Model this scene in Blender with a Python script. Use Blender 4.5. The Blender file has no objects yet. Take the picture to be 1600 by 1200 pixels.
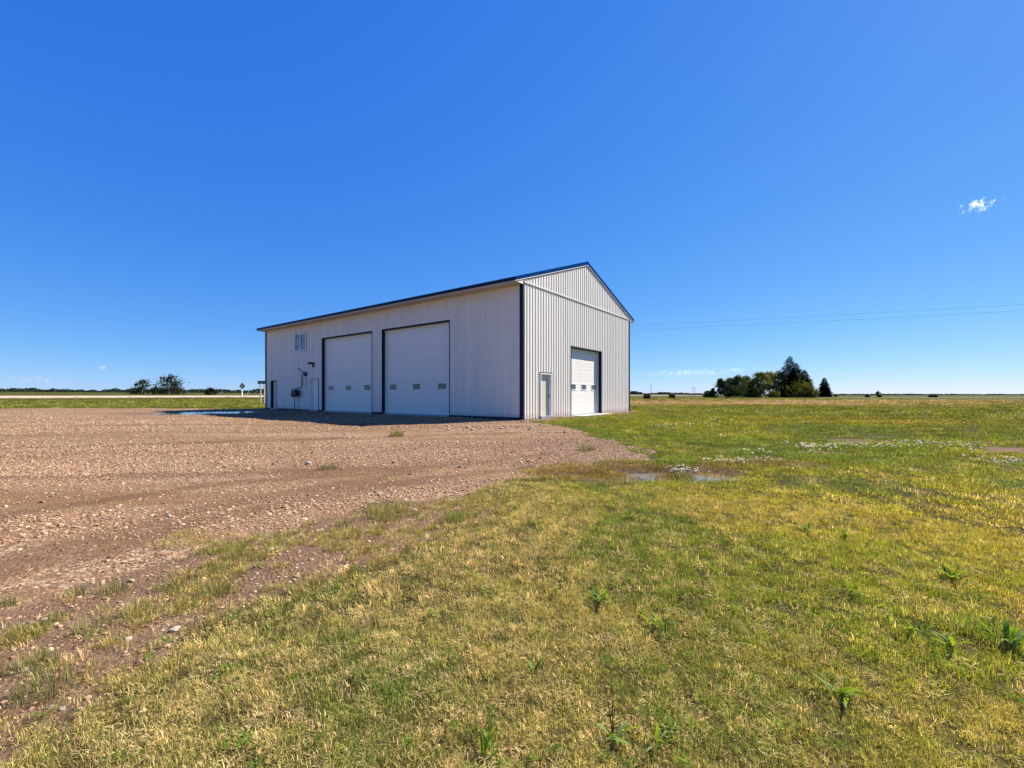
import bpy, math, random
import numpy as np
from mathutils import Vector, Matrix

S = bpy.context.scene
COL = S.collection
R = math.radians
F = 683.0           # focal length in photograph pixels (1600 wide)
HZ = 617.0          # horizon row in the photograph
EYE = 1.12

# ------------------------------------------------------------------ camera
cd = bpy.data.cameras.new('camera'); cam = bpy.data.objects.new('camera', cd); COL.objects.link(cam)
cd.sensor_fit = 'HORIZONTAL'; cd.sensor_width = 36; cd.lens = F / 1600 * 36
cd.shift_y = (HZ - 600) / 1600
cam.location = (0, 0, EYE); cam.rotation_euler = (R(90), 0, 0)
cd.clip_start = 0.05; cd.clip_end = 20000
S.camera = cam

# ------------------------------------------------------------------ light
SUN_AZ = math.atan2(0.86, 0.51)      # from +Y towards +X
SUN_EL = R(44)
world = bpy.data.worlds.new('World'); S.world = world; world.use_nodes = True
wn = world.node_tree.nodes; wl = world.node_tree.links; wn.clear()
sky = wn.new('ShaderNodeTexSky'); sky.sky_type = 'NISHITA'; sky.sun_disc = False
sky.sun_elevation = SUN_EL; sky.sun_rotation = SUN_AZ
sky.air_density = 0.7; sky.dust_density = 0.12; sky.ozone_density = 5.0; sky.altitude = 500
# camera-like colour response of the whole sky: one curve per channel
sep = wn.new('ShaderNodeSeparateColor'); cmb = wn.new('ShaderNodeCombineColor'); wl.new(sky.outputs[0], sep.inputs[0])
for i, (pw_, k_) in enumerate(((1.15, 0.296), (0.72, 0.757), (0.25, 2.63))):
    a_ = wn.new('ShaderNodeMath'); a_.operation = 'POWER'; a_.inputs[1].default_value = pw_
    b_ = wn.new('ShaderNodeMath'); b_.operation = 'MULTIPLY'; b_.inputs[1].default_value = k_
    wl.new(sep.outputs[i], a_.inputs[0]); wl.new(a_.outputs[0], b_.inputs[0]); wl.new(b_.outputs[0], cmb.inputs[i])
bg = wn.new('ShaderNodeBackground'); bg.inputs['Strength'].default_value = 0.10
wo = wn.new('ShaderNodeOutputWorld')
wl.new(cmb.outputs[0], bg.inputs[0]); wl.new(bg.outputs[0], wo.inputs[0])
sl = bpy.data.lights.new('sun', 'SUN'); sun = bpy.data.objects.new('sun', sl); COL.objects.link(sun)
sl.energy = 5.0; sl.angle = R(0.5); sl.color = (1.0, 0.95, 0.87)
sdir = Vector((math.sin(SUN_AZ) * math.cos(SUN_EL), math.cos(SUN_AZ) * math.cos(SUN_EL), math.sin(SUN_EL)))
sun.rotation_euler = sdir.to_track_quat('Z', 'Y').to_euler(); sun.location = (30, 20, 30)
S.view_settings.view_transform = 'Standard'; S.view_settings.look = 'None'
S.view_settings.exposure = 1.2; S.view_settings.gamma = 1.0; S.view_settings.use_curve_mapping = False
S.cycles.max_bounces = 8; S.cycles.transparent_max_bounces = 8; S.cycles.volume_bounces = 8
S.cycles.use_adaptive_sampling = True; S.cycles.adaptive_threshold = 0.01

# ------------------------------------------------------------------ numpy noise
def _hash(ix, iy, seed):
    h = (ix.astype(np.int64) * 374761393 + iy.astype(np.int64) * 668265263 + seed * 974711) & 0xFFFFFFFF
    h = ((h ^ (h >> 13)) * 1274126177) & 0xFFFFFFFF
    h = (h ^ (h >> 16)) & 0xFFFFFFFF
    return h / 4294967295.0
def vnoise(x, y, seed=0):
    x = np.asarray(x, float); y = np.asarray(y, float)
    ix = np.floor(x); iy = np.floor(y); fx = x - ix; fy = y - iy
    fx = fx * fx * (3 - 2 * fx); fy = fy * fy * (3 - 2 * fy)
    a = _hash(ix, iy, seed); b = _hash(ix + 1, iy, seed); c = _hash(ix, iy + 1, seed); d = _hash(ix + 1, iy + 1, seed)
    return (a * (1 - fx) + b * fx) * (1 - fy) + (c * (1 - fx) + d * fx) * fy
def fbm(x, y, seed=0, oct=4):
    s = 0; a = 0.5; n = 0
    for k in range(oct):
        s = s + a * vnoise(np.asarray(x) * 2 ** k, np.asarray(y) * 2 ** k, seed + k * 17); n += a; a *= 0.5
    return s / n
def sstep(a, b, x):
    t = np.clip((np.asarray(x, float) - a) / (b - a), 0, 1); return t * t * (3 - 2 * t)
def mixa(a, b, t): return a * (1 - t) + b * t

# ------------------------------------------------------------------ terrain
G = np.array([0.599, 0.801]); V = np.array([-0.801, 0.5985])     # along the gable, along the long wall
C0 = np.array([0.478, 19.2])                                      # near corner of the shop
ROAD0 = np.array([-105.0, 85.0])
PUD = [((2.8, 7.55), (1.15, 0.42), -0.319), ((-19.3, 27.9), (2.5, 2.0), -0.035)]   # centre, radii, water level
def rv(x, y): return (x - ROAD0[0]) * V[0] + (y - ROAD0[1]) * V[1]
def terrain(x, y):
    x = np.asarray(x, float); y = np.asarray(y, float)
    z = -0.40 * (1 - sstep(1.0, 17.0, y))
    v = rv(x, y)
    emb = sstep(-26, -8, v) * 0.80
    far = sstep(10, 170, v) * 1.5
    z = z + emb + far
    near = 1 - sstep(40, 80, np.hypot(x, y))
    z = z + near * 0.035 * (fbm(x * 0.35, y * 0.35, 5, 3) - 0.5) * 2 + near * 0.012 * (vnoise(x * 2.1, y * 2.1, 9) - 0.5) * 2
    z = z + sstep(80, 300, np.hypot(x, y)) * 0.25 * (vnoise(x * 0.01, y * 0.01, 3) - 0.5) * 2
    for (c, r, lv) in PUD:
        q = np.hypot((x - c[0]) / r[0], (y - c[1]) / r[1])
        m = 1 - sstep(0.75, 1.7, q)
        z = mixa(z, lv - 0.022 + 0.05 * (fbm(x * 2.2 / r[1] * 0.6, y * 3.0 / r[1] * 0.6, 31, 3) - 0.42) * 2, m)
    pad = sstep(-1.2, -0.1, (x - C0[0]) * G[0] + (y - C0[1]) * G[1]) * (1 - sstep(12.3, 13.5, (x - C0[0]) * G[0] + (y - C0[1]) * G[1])) \
        * sstep(-1.2, -0.1, (x - C0[0]) * V[0] + (y - C0[1]) * V[1]) * (1 - sstep(24.5, 25.7, (x - C0[0]) * V[0] + (y - C0[1]) * V[1]))
    return mixa(z, 0.0, pad)
def tz(x, y): return float(terrain(np.array([x]), np.array([y]))[0])
def pw(px, py):
    """Photograph pixel -> point on the ground (used to survey the place once)."""
    z = -0.3
    for _ in range(25):
        d = (EYE - z) * F / max(py - HZ, 0.6); z = tz((px - 800) / F * d, d)
    return ((px - 800) / F * d, d)

# gravel yard outline, surveyed
edge = [pw(*p) for p in [(-200, 1100), (-60, 1022), (20, 982), (90, 948), (170, 918), (250, 896), (330, 876), (430, 848), (520, 822), (590, 794), (690, 776),
        (760, 763), (850, 748), (930, 735), (985, 722), (1032, 712), (1004, 703), (958, 692), (918, 676), (880, 667), (845, 661)]]
edge += [tuple(C0 + G * 1.2 - V * 0.9), tuple(C0 + G * 5 - V * 0.55), tuple(C0 + G * 9 - V * 0.95), tuple(C0 + G * 12.9 - V * 0.9), tuple(C0 + G * 13 + V * 25.5)]
edge += [tuple(C0 - G * 1.0 + V * 27.5), (-30, 37.5), (-45, 36), (-70, 33), (-120, 36), (-120, 2), (-12, 1.5)]
EDGE = np.array(edge)
def sd_gravel(x, y):
    """signed distance, positive inside the gravel yard"""
    x = np.asarray(x, float); y = np.asarray(y, float)
    n = len(EDGE); dmin = np.full(x.shape, 1e9); ins = np.zeros(x.shape, bool)
    for i in range(n):
        a = EDGE[i]; b = EDGE[(i + 1) % n]; e = b - a
        t = np.clip(((x - a[0]) * e[0] + (y - a[1]) * e[1]) / (e @ e), 0, 1)
        dmin = np.minimum(dmin, np.hypot(x - a[0] - t * e[0], y - a[1] - t * e[1]))
        c = (a[1] > y) != (b[1] > y)
        with np.errstate(divide='ignore', invalid='ignore'):
            xi = a[0] + (y - a[1]) / (b[1] - a[1]) * e[0]
        ins ^= c & (x < xi)
    return np.where(ins, dmin, -dmin)
TRACKS = [[pw(*p) for p in q_] for q_ in (
    [(-40, 748), (200, 742), (420, 739), (620, 733), (760, 722), (860, 708)], [(-40, 812), (160, 782), (340, 756), (520, 742), (640, 738)],
    [(-40, 703), (300, 692), (560, 684), (800, 676)], [(120, 868), (300, 818), (460, 782), (640, 752), (820, 731)], [(-40, 668), (250, 664), (560, 664)], [(-40, 900), (110, 850), (270, 806), (420, 775), (600, 748)])]
def track(x, y):
    d = np.full(np.shape(x), 9.0); w = (vnoise(x * 0.8, y * 0.8, 12) - 0.5) * 0.25
    for t_ in TRACKS:
        for a, b in zip(t_, t_[1:]):
            a = np.array(a); e = np.array(b) - a; k_ = np.clip(((x - a[0]) * e[0] + (y - a[1]) * e[1]) / (e @ e), 0, 1)
            d = np.minimum(d, np.hypot(x - a[0] - k_ * e[0], y - a[1] - k_ * e[1]))
    return (1 - sstep(0.10, 0.30, d + w)) * (0.55 + 0.45 * vnoise(x * 1.5, y * 1.5, 19))
def masks(x, y):
    x = np.asarray(x, float); y = np.asarray(y, float); r = np.hypot(x, y)
    sd = sd_gravel(x, y)
    wob = (fbm(x * 1.1, y * 1.1, 41, 4) - 0.5) * np.clip(0.5 + r * 0.10, 0.4, 1.8)
    sdw = sd + wob
    grav = np.clip(0.5 + sdw * 0.8, 0, 1)
    # bare earth margin with tufts between lawn and gravel (near, left)
    near = (1 - sstep(4.5, 8, y)) * (1 - sstep(-1.2, 1.0, x))
    dirt = near * sstep(-1.7, -0.9, sdw) * (1 - sstep(-0.1, 0.5, sdw))
    dirt = np.maximum(dirt, 0.8 * sstep(0.70, 0.80, fbm(x * 0.9 + 5, y * 0.9, 77, 3)) * (1 - sstep(7, 12, y)) * (1 - sstep(-0.5, 1.0, x)) * (sd < 0))
    # bare spots further right
    for (cx, cy, rx, ry) in ((11.6, 10.1, 1.1, 0.5), (6.9, 9.9, 0.55, 0.3), (8.9, 11.7, 0.9, 0.5), (5.0, 8.9, 0.4, 0.25)):
        q = np.hypot((x - cx) / rx, (y - cy) / ry) + (fbm(x * 2, y * 2, 55, 3) - 0.5)
        dirt = np.maximum(dirt, 0.9 * (1 - sstep(0.5, 1.1, q)))
    # mud and red-brown grass round the wet hollow
    q = np.hypot((x - 2.2) / 2.1, (y - 7.9) / 0.95) + (fbm(x * 1.3, y * 1.3, 91, 3) - 0.5) * 0.9
    mud = 1 - sstep(0.55, 1.05, q)
    q2 = np.hypot((x - 4.7) / 1.5, (y - 8.4) / 0.5) + (fbm(x * 1.3, y * 1.3, 93, 3) - 0.5) * 0.9
    mud = np.maximum(mud, 0.8 * (1 - sstep(0.5, 1.0, q2)))
    q3 = np.hypot((x + 19.3) / 4.6, (y - 27.6) / 3.8)
    wet = np.maximum(mud, 1 - sstep(0.8, 1.2, q3 + (fbm(x * 0.8, y * 0.8, 14, 3) - 0.5) * 0.5))
    # mown, tan strips of the hay field to the right
    u = (x - C0[0]) * G[0] + (y - C0[1]) * G[1]
    fld = sstep(36, 44, y + 4 * (fbm(x * 0.05, y * 0.05, 3, 3) - 0.5)) * (1 - sstep(80, 120, y)) * sstep(-2, 8, x)
    tan = fld * sstep(0.42, 0.54, fbm(x * 0.03 + 1.3, y * 0.11 + 0.5, 23, 4))
    return dict(sd=sd, sdw=sdw, grav=grav, dirt=dirt, mud=mud, wet=wet, tan=tan, fld=fld, u=u, r=r)

# ------------------------------------------------------------------ node helpers
class NT:
    def __init__(s, name, tree=None):
        s.m = bpy.data.materials.new(name); s.m.use_nodes = True
        s.t = s.m.node_tree; s.t.nodes.clear(); s.out = s.n('ShaderNodeOutputMaterial')
    def n(s, kind, **kw):
        nd = s.t.nodes.new(kind)
        for k, v in kw.items(): setattr(nd, k, v)
        return nd
    def put(s, sock, v):
        if hasattr(v, 'is_output'): s.t.links.new(v, sock)
        elif v is not None:
            if isinstance(v, tuple) and len(v) == 3 and sock.type == 'RGBA': v = (*v, 1)
            sock.default_value = v
    def math(s, op, a, b=None, c=None, clamp=False):
        nd = s.n('ShaderNodeMath', operation=op, use_clamp=clamp)
        for i, v in enumerate((a, b, c)): s.put(nd.inputs[i], v) if v is not None else None
        return nd.outputs[0]
    def mix(s, f, a, b, mode='MIX'):
        nd = s.n('ShaderNodeMix', data_type='RGBA', blend_type=mode)
        s.put(nd.inputs[0], f); s.put(nd.inputs[6], a); s.put(nd.inputs[7], b); return nd.outputs[2]
    def ramp(s, f, stops, interp='LINEAR'):
        nd = s.n('ShaderNodeValToRGB'); cr = nd.color_ramp; cr.interpolation = interp
        while len(cr.elements) < len(stops): cr.elements.new(0.5)
        for e, (p, c) in zip(cr.elements, stops):
            e.position = p; e.color = (*c, 1) if isinstance(c, tuple) else (c, c, c, 1)
        s.put(nd.inputs[0], f); return nd.outputs[0]
    def pos(s, kind='pos', scale=(1, 1, 1), rot=(0, 0, 0)):
        o = s.n('ShaderNodeNewGeometry').outputs['Position'] if kind == 'pos' else s.n('ShaderNodeTexCoord').outputs['Object']
        mp = s.n('ShaderNodeMapping'); mp.inputs['Scale'].default_value = scale; mp.inputs['Rotation'].default_value = rot
        s.t.links.new(o, mp.inputs[0]); return mp.outputs[0]
    def noise(s, vec, scale, detail=4, rough=0.55, col=False):
        nd = s.n('ShaderNodeTexNoise'); s.put(nd.inputs['Vector'], vec); nd.inputs['Scale'].default_value = scale
        nd.inputs['Detail'].default_value = detail; nd.inputs['Roughness'].default_value = rough
        return nd.outputs['Color' if col else 'Fac']
    def bump(s, h, strength=0.3, dist=0.02):
        nd = s.n('ShaderNodeBump'); nd.inputs['Strength'].default_value = strength; nd.inputs['Distance'].default_value = dist
        s.put(nd.inputs['Height'], h); return nd.outputs[0]
    def pbr(s, col, rough=0.6, metal=0.0, normal=None, spec=0.5):
        p = s.n('ShaderNodeBsdfPrincipled'); s.put(p.inputs['Base Color'], col); s.put(p.inputs['Roughness'], rough)
        s.put(p.inputs['Metallic'], metal); s.put(p.inputs['Specular IOR Level'], spec)
        if normal is not None: s.put(p.inputs['Normal'], normal)
        return p.outputs[0]
    def done(s, sh):
        s.t.links.new(sh, s.out.inputs[0]); return s.m

def mat_paint(name, col, rough=0.45, var=0.06, scale=1.5, streak=True, spec=0.5):
    n = NT(name)
    v = n.noise(n.pos('obj', (1.5, 1.5, 0.25) if streak else (1, 1, 1)), scale, 5)
    g = n.noise(n.pos('obj'), 40, 3)
    c = n.mix(n.ramp(v, [(0.3, 0.0), (0.7, 1.0)]), tuple(x * (1 - var) for x in col), tuple(min(1, x * (1 + var)) for x in col))
    r = n.math('ADD', rough - 0.08, n.math('MULTIPLY', v, 0.16))
    return n.done(n.pbr(c, r, 0, n.bump(g, 0.03, 0.004), spec))
M = {}
n = NT('white_steel')
gp = n.n('ShaderNodeNewGeometry').outputs['Position']; sx = n.n('ShaderNodeSeparateXYZ'); n.put(sx.inputs[0], gp)
oi = n.n('ShaderNodeObjectInfo').outputs['Random']
wv = n.noise(n.pos('pos', (2.2, 2.2, 0.12)), 1.6, 5); fine = n.noise(n.pos(), 30, 4)
wc = n.mix(n.ramp(wv, [(0.35, 0.0), (0.75, 1.0)]), (0.78, 0.71, 0.60), (0.69, 0.62, 0.51))
wc = n.mix(1.0, wc, n.mix(oi, (0.96, 0.96, 0.965), (1.0, 1.0, 1.0)), 'MULTIPLY')
spl = n.math('MULTIPLY', n.ramp(n.math('ADD', n.math('MULTIPLY', sx.outputs[2], 1.5), n.math('MULTIPLY', n.noise(n.pos(), 5, 5, 0.7), 0.9)), [(0.45, 1.0), (0.95, 0.0)]), 0.55)
wc = n.mix(spl, wc, (0.34, 0.24, 0.16))
M['white_steel'] = n.done(n.pbr(wc, n.math('ADD', 0.40, n.math('MULTIPLY', wv, 0.2)), 0, n.bump(n.math('ADD', n.noise(n.pos('pos', (0.6, 0.6, 0.6)), 1.0, 2), n.math('MULTIPLY', fine, 0.02)), 0.25, 0.03), 0.4))
M['door_white'] = mat_paint('door_white', (0.78, 0.72, 0.62), 0.5, 0.03)
M['soffit'] = mat_paint('soffit', (0.50, 0.46, 0.40), 0.55, 0.05)
M['blue_trim'] = mat_paint('blue_trim', (0.004, 0.016, 0.034), 0.55, 0.15, spec=0.2)
M['blue_roof'] = mat_paint('blue_roof', (0.004, 0.040, 0.15), 0.8, 0.1, spec=0.0)
M['dark_metal'] = mat_paint('dark_metal', (0.012, 0.013, 0.016), 0.5, 0.2)
M['grey_metal'] = mat_paint('grey_metal', (0.25, 0.26, 0.27), 0.45, 0.15)
M['concrete'] = mat_paint('concrete', (0.38, 0.36, 0.33), 0.85, 0.12)
M['vinyl'] = mat_paint('vinyl', (0.78, 0.78, 0.77), 0.4, 0.03)
M['cream_door'] = mat_paint('cream_door', (0.58, 0.54, 0.40), 0.45, 0.04)
M['sign_green'] = mat_paint('sign_green', (0.006, 0.055, 0.05), 0.4, 0.12)
M['sign_pale'] = mat_paint('sign_pale', (0.28, 0.36, 0.36), 0.5, 0.1)
M['wood_post'] = mat_paint('wood_post', (0.42, 0.37, 0.29), 0.85, 0.2)
M['pole_wood'] = mat_paint('pole_wood', (0.16, 0.12, 0.09), 0.9, 0.25)
M['wire'] = mat_paint('wire', (0.05, 0.05, 0.055), 0.5, 0.1)
M['sign_back'] = mat_paint('sign_back', (0.02, 0.028, 0.024), 0.5, 0.1)
n = NT('pane_glass')
M['pane'] = n.done(n.pbr(n.mix(n.noise(n.pos('obj'), 3, 3), (0.035, 0.045, 0.045), (0.07, 0.085, 0.08)), 0.12, 0, None, 0.5))
n = NT('window_glass')
M['window_glass'] = n.done(n.pbr(n.mix(n.ramp(n.noise(n.pos('obj'), 1.6, 2), [(0.4, 0.0), (0.6, 1.0)]), (0.10, 0.13, 0.15), (0.22, 0.25, 0.26)), 0.06, 0, None, 0.8))
n = NT('water')
M['water'] = n.done(n.pbr((0.17, 0.15, 0.12), 0.02, 0, n.bump(n.noise(n.pos(), 3, 2), 0.01, 0.005), 0.5))

# ------------------------------------------------------------------ mesh helpers
def tag(o, label=None, cat=None, group=None, kind=None):
    if label: o['label'] = label
    if cat: o['category'] = cat
    if group: o['group'] = group
    if kind: o['kind'] = kind
    return o
class MB:
    def __init__(s): s.v = []; s.f = []; s.c = []
    def add(s, vs, fs, c=None):
        k = len(s.v); s.v += [tuple(p) for p in vs]; s.f += [tuple(i + k for i in f) for f in fs]
        s.c += [c if c is not None else (1, 1, 1)] * len(vs)
    def box(s, a, b, bev=0.0):
        (x0, y0, z0), (x1, y1, z1) = a, b
        if bev:
            e = bev; vs = []
            for (x, sx) in ((x0, 1), (x1, -1)):
                for (y, sy) in ((y0, 1), (y1, -1)):
                    for (z, sz) in ((z0, 1), (z1, -1)):
                        vs += [(x, y + sy * e, z + sz * e), (x + sx * e, y, z + sz * e), (x + sx * e, y + sy * e, z)]
            import bmesh
            bm = bmesh.new(); bv = [bm.verts.new(p) for p in vs]; bmesh.ops.convex_hull(bm, input=bv)
            bm.verts.index_update(); s.add([v.co[:] for v in bm.verts], [[v.index for v in f.verts] for f in bm.faces]); bm.free(); return
        s.add([(x0, y0, z0), (x1, y0, z0), (x1, y1, z0), (x0, y1, z0), (x0, y0, z1), (x1, y0, z1), (x1, y1, z1), (x0, y1, z1)],
              [(0, 3, 2, 1), (4, 5, 6, 7), (0, 1, 5, 4), (1, 2, 6, 5), (2, 3, 7, 6), (3, 0, 4, 7)])
    def tube(s, pts, rads, n=8, cap=True, c=None):
        pts = [Vector(p) for p in pts]; vs = []; fs = []
        if not hasattr(rads, '__len__'): rads = [rads] * len(pts)
        for i, p in enumerate(pts):
            d = (pts[min(i + 1, len(pts) - 1)] - pts[max(i - 1, 0)]).normalized()
            a = d.orthogonal().normalized() if abs(d.z) < 0.99 else Vector((1, 0, 0)); 
            a = (Vector((0, 0, 1)).cross(d)).normalized() if abs(d.z) < 0.99 else a
            b = d.cross(a)
            for k in range(n):
                t = 2 * math.pi * k / n; vs.append(p + (a * math.cos(t) + b * math.sin(t)) * rads[i])
        for i in range(len(pts) - 1):
            for k in range(n):
                k2 = (k + 1) % n; fs.append((i * n + k, i * n + k2, (i + 1) * n + k2, (i + 1) * n + k))
        if cap: fs += [tuple(range(n))[::-1], tuple((len(pts) - 1) * n + k for k in range(n))]
        s.add(vs, fs, c)
    def build(s, name, mat, parent=None, smooth=False, color=False):
        me = bpy.data.meshes.new(name); me.from_pydata(s.v, [], s.f); me.materials.append(mat)
        if smooth: me.shade_smooth()
        if color:
            at = me.color_attributes.new('tint', 'FLOAT_COLOR', 'POINT')
            at.data.foreach_set('color', np.c_[np.array(s.c, float), np.ones(len(s.c))].ravel())
        me.update(); o = bpy.data.objects.new(name, me); COL.objects.link(o)
        if parent: o.parent = parent
        return o
def empty(name, loc=(0, 0, 0), rz=0):
    o = bpy.data.objects.new(name, None); COL.objects.link(o); o.location = loc; o.rotation_euler = (0, 0, rz)
    o.empty_display_size = 0.3; return o
def copy_tree(o, parent=None):
    c = o.copy(); COL.objects.link(c)
    if parent: c.parent = parent
    for ch in list(o.children): copy_tree(ch, c)
    return c

# ------------------------------------------------------------------ ground sheet
def axis(parts):
    out = []
    for a, b, st in parts: out += list(np.arange(a, b - 1e-6, st))
    return out
def geo(a, b, k):
    out = []; x = a; st = 1.0
    while x < b: out.append(x); st *= k; x += st
    out.append(b); return out
gx = [-q for q in geo(46, 9000, 1.16)][::-1] + axis([(-45, -14, 0.5), (-14, 14, 0.13), (14, 40, 0.4), (40, 46, 1)]) + geo(46, 9000, 1.16)
gy = [-q for q in geo(4, 300, 1.3)][::-1] + axis([(-3, 1, 0.5), (1, 12.5, 0.12), (12.5, 40, 0.33), (40, 46, 1)]) + geo(46, 9000, 1.12)
gx = np.array(gx); gy = np.array(gy); nx, ny = len(gx), len(gy)
XX, YY = np.meshgrid(gx, gy); X1 = XX.ravel(); Y1 = YY.ravel(); Z1 = terrain(X1, Y1)
gm = masks(X1, Y1)
me = bpy.data.meshes.new('ground')
idx = np.arange(nx * ny).reshape(ny, nx)
q = np.stack([idx[:-1, :-1], idx[:-1, 1:], idx[1:, 1:], idx[1:, :-1]], -1).reshape(-1, 4)
me.vertices.add(nx * ny); me.vertices.foreach_set('co', np.c_[X1, Y1, Z1].ravel())
me.loops.add(q.size); me.loops.foreach_set('vertex_index', q.ravel().astype(np.int32))
me.polygons.add(len(q)); me.polygons.foreach_set('loop_start', np.arange(0, q.size, 4, dtype=np.int32))
me.polygons.foreach_set('use_smooth', np.ones(len(q), bool)); me.update()
def cattr(nm, r, g, b):
    at = me.color_attributes.new(nm, 'FLOAT_COLOR', 'POINT'); at.data.foreach_set('color', np.c_[r, g, b, np.ones(len(r))].ravel())
cattr('gt', track(X1, Y1), Z1 * 0, Z1 * 0); cattr('gm', gm['grav'], gm['dirt'], gm['tan']); cattr('gw', gm['mud'], gm['wet'], sstep(12, 40, gm['r']))
ground = bpy.data.objects.new('ground', me); COL.objects.link(ground)
tag(ground, 'gravel yard and rough lawn running out to flat prairie hay fields', kind='structure')

n = NT('ground_mix')
a1 = n.n('ShaderNodeAttribute', attribute_name='gm'); a2 = n.n('ShaderNodeAttribute', attribute_name='gw')
a3 = n.n('ShaderNodeAttribute', attribute_name='gt'); s3 = n.n('ShaderNodeSeparateColor'); n.put(s3.inputs[0], a3.outputs['Color'])
s1 = n.n('ShaderNodeSeparateColor'); n.put(s1.inputs[0], a1.outputs['Color'])
s2 = n.n('ShaderNodeSeparateColor'); n.put(s2.inputs[0], a2.outputs['Color'])
P = n.pos()
nf = n.noise(P, 6.0, 5, 0.6); nm = n.noise(P, 0.9, 5, 0.6); nl = n.noise(P, 0.12, 4, 0.6); nh = n.noise(P, 45, 3, 0.6)
# gravel
vo = n.n('ShaderNodeTexVoronoi', feature='F1'); n.put(vo.inputs['Vector'], P); vo.inputs['Scale'].default_value = 38
vs = n.n('ShaderNodeSeparateColor'); n.put(vs.inputs[0], vo.outputs['Color'])
stone = n.ramp(vs.outputs[0], [(0.0, (0.05, 0.026, 0.017)), (0.25, (0.155, 0.085, 0.050)), (0.5, (0.26, 0.153, 0.084)), (0.72, (0.35, 0.225, 0.13)), (0.9, (0.52, 0.40, 0.25)), (1.0, (0.15, 0.12, 0.095))])
streak = n.noise(n.pos('pos', (0.10, 0.9, 1), (0, 0, R(-8))), 1.0, 5, 0.6)
fines = n.mix(nf, (0.135, 0.072, 0.036), (0.225, 0.128, 0.064))
gcol = n.mix(n.ramp(n.math('ADD', n.math('MULTIPLY', streak, 0.75), n.math('MULTIPLY', nf, 0.25)), [(0.40, 1.0), (0.58, 0.1)]), stone, fines)
gcol = n.mix(n.ramp(nm, [(0.60, 0.0), (0.74, 0.45)]), gcol, (0.28, 0.16, 0.08))
gcol = n.mix(n.math('MULTIPLY', s3.outputs[0], 0.8), gcol, n.mix(nf, (0.075, 0.040, 0.022), (0.16, 0.088, 0.048)))
# bare earth
dcol = n.mix(nf, (0.10, 0.056, 0.033), (0.19, 0.118, 0.072))
# turf soil and thatch under and beyond the modelled blades
green = n.mix(nm, (0.055, 0.072, 0.009), (0.095, 0.100, 0.012))
straw = n.mix(nf, (0.13, 0.090, 0.025), (0.19, 0.135, 0.045))
turf = n.mix(n.ramp(n.math('ADD', n.math('MULTIPLY', nl, 0.55), n.math('MULTIPLY', nf, 0.45)), [(0.42, 0.05), (0.66, 0.6)]), green, straw)
soil = n.mix(nh, (0.035, 0.024, 0.012), (0.13, 0.088, 0.04))
tfar = n.mix(s2.outputs[2], n.mix(0.45, soil, turf), turf)
tanc = n.mix(nf, (0.19, 0.12, 0.06), (0.27, 0.18, 0.10))
mott = n.noise(n.pos('pos', (0.035, 0.16, 1)), 1.0, 6, 0.65)
tfar = n.mix(1.0, tfar, n.ramp(mott, [(0.30, (0.36, 0.38, 0.34)), (0.5, (0.66, 0.66, 0.6)), (0.72, (1.0, 0.92, 0.85))]), 'MULTIPLY')
tfar = n.mix(s1.outputs[2], tfar, tanc)
mudc = n.mix(nf, (0.09, 0.05, 0.03), (0.17, 0.10, 0.055))
tfar = n.mix(s2.outputs[0], tfar, mudc)
gk = n.math('ADD', s1.outputs[0], n.math('MULTIPLY', n.math('SUBTRACT', nf, 0.5), 0.7))
gk = n.ramp(gk, [(0.44, 0.0), (0.56, 1.0)])
col = n.mix(gk, tfar, gcol)
dk = n.ramp(n.math('ADD', s1.outputs[1], n.math('MULTIPLY', n.math('SUBTRACT', nf, 0.5), 0.7)), [(0.4, 0.0), (0.65, 1.0)])
col = n.mix(dk, col, dcol)
wetk = n.math('MULTIPLY', s2.outputs[1], 0.45)
col = n.mix(wetk, col, n.mix(0.6, col, (0.03, 0.02, 0.012)))
h = n.math('ADD', n.math('MULTIPLY', n.math('SUBTRACT', 1.0, vo.outputs['Distance']), 0.7), n.math('MULTIPLY', nh, 0.6))
M['ground'] = n.done(n.pbr(col, n.math('SUBTRACT', 0.95, n.math('MULTIPLY', s2.outputs[1], 0.35)), 0, n.bump(h, 0.8, 0.02), 0.06))
me.materials.append(M['ground'])

# puddles
def puddle(c, r, lv, label):
    mb = MB(); N = 40
    vs = [(c[0], c[1], lv)] + [(c[0] + math.cos(2 * math.pi * k / N) * r[0] * 1.3, c[1] + math.sin(2 * math.pi * k / N) * r[1] * 1.3, lv) for k in range(N)]
    mb.add(vs, [(0, 1 + k, 1 + (k + 1) % N) for k in range(N)])
    tag(mb.build('puddle', M['water']), label, kind='structure')
puddle(*PUD[0], 'shallow rain water lying in the muddy hollow of the lawn')
puddle(*PUD[1], 'rain puddle on the gravel beside the shadow of the shop')

# highway on its low bank
n = NT('road_surface')
rc = n.mix(n.noise(n.pos(), 0.4, 5), (0.34, 0.27, 0.18), (0.42, 0.34, 0.24))
M['road'] = n.done(n.pbr(rc, 0.9, 0, n.bump(n.noise(n.pos(), 20, 3), 0.3, 0.02), 0.2))
mb = MB(); vs = []; fs = []
ts = list(np.linspace(-160, 700, 90))
for t in ts:
    for w in (-15.5, -8.0, 0, 7.2, 8.5):
        p = ROAD0 + G * t + V * w
        vs.append((p[0], p[1], tz(p[0], p[1]) + (0.03 if abs(w) > 8.1 else 0.14)))
for i in range(len(ts) - 1):
    for k in range(4): fs.append((i * 5 + k, (i + 1) * 5 + k, (i + 1) * 5 + k + 1, i * 5 + k + 1))
mb.add(vs, fs)
tag(mb.build('road', M['road']), 'pale dusty highway across the back of the yard', kind='structure')

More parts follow.
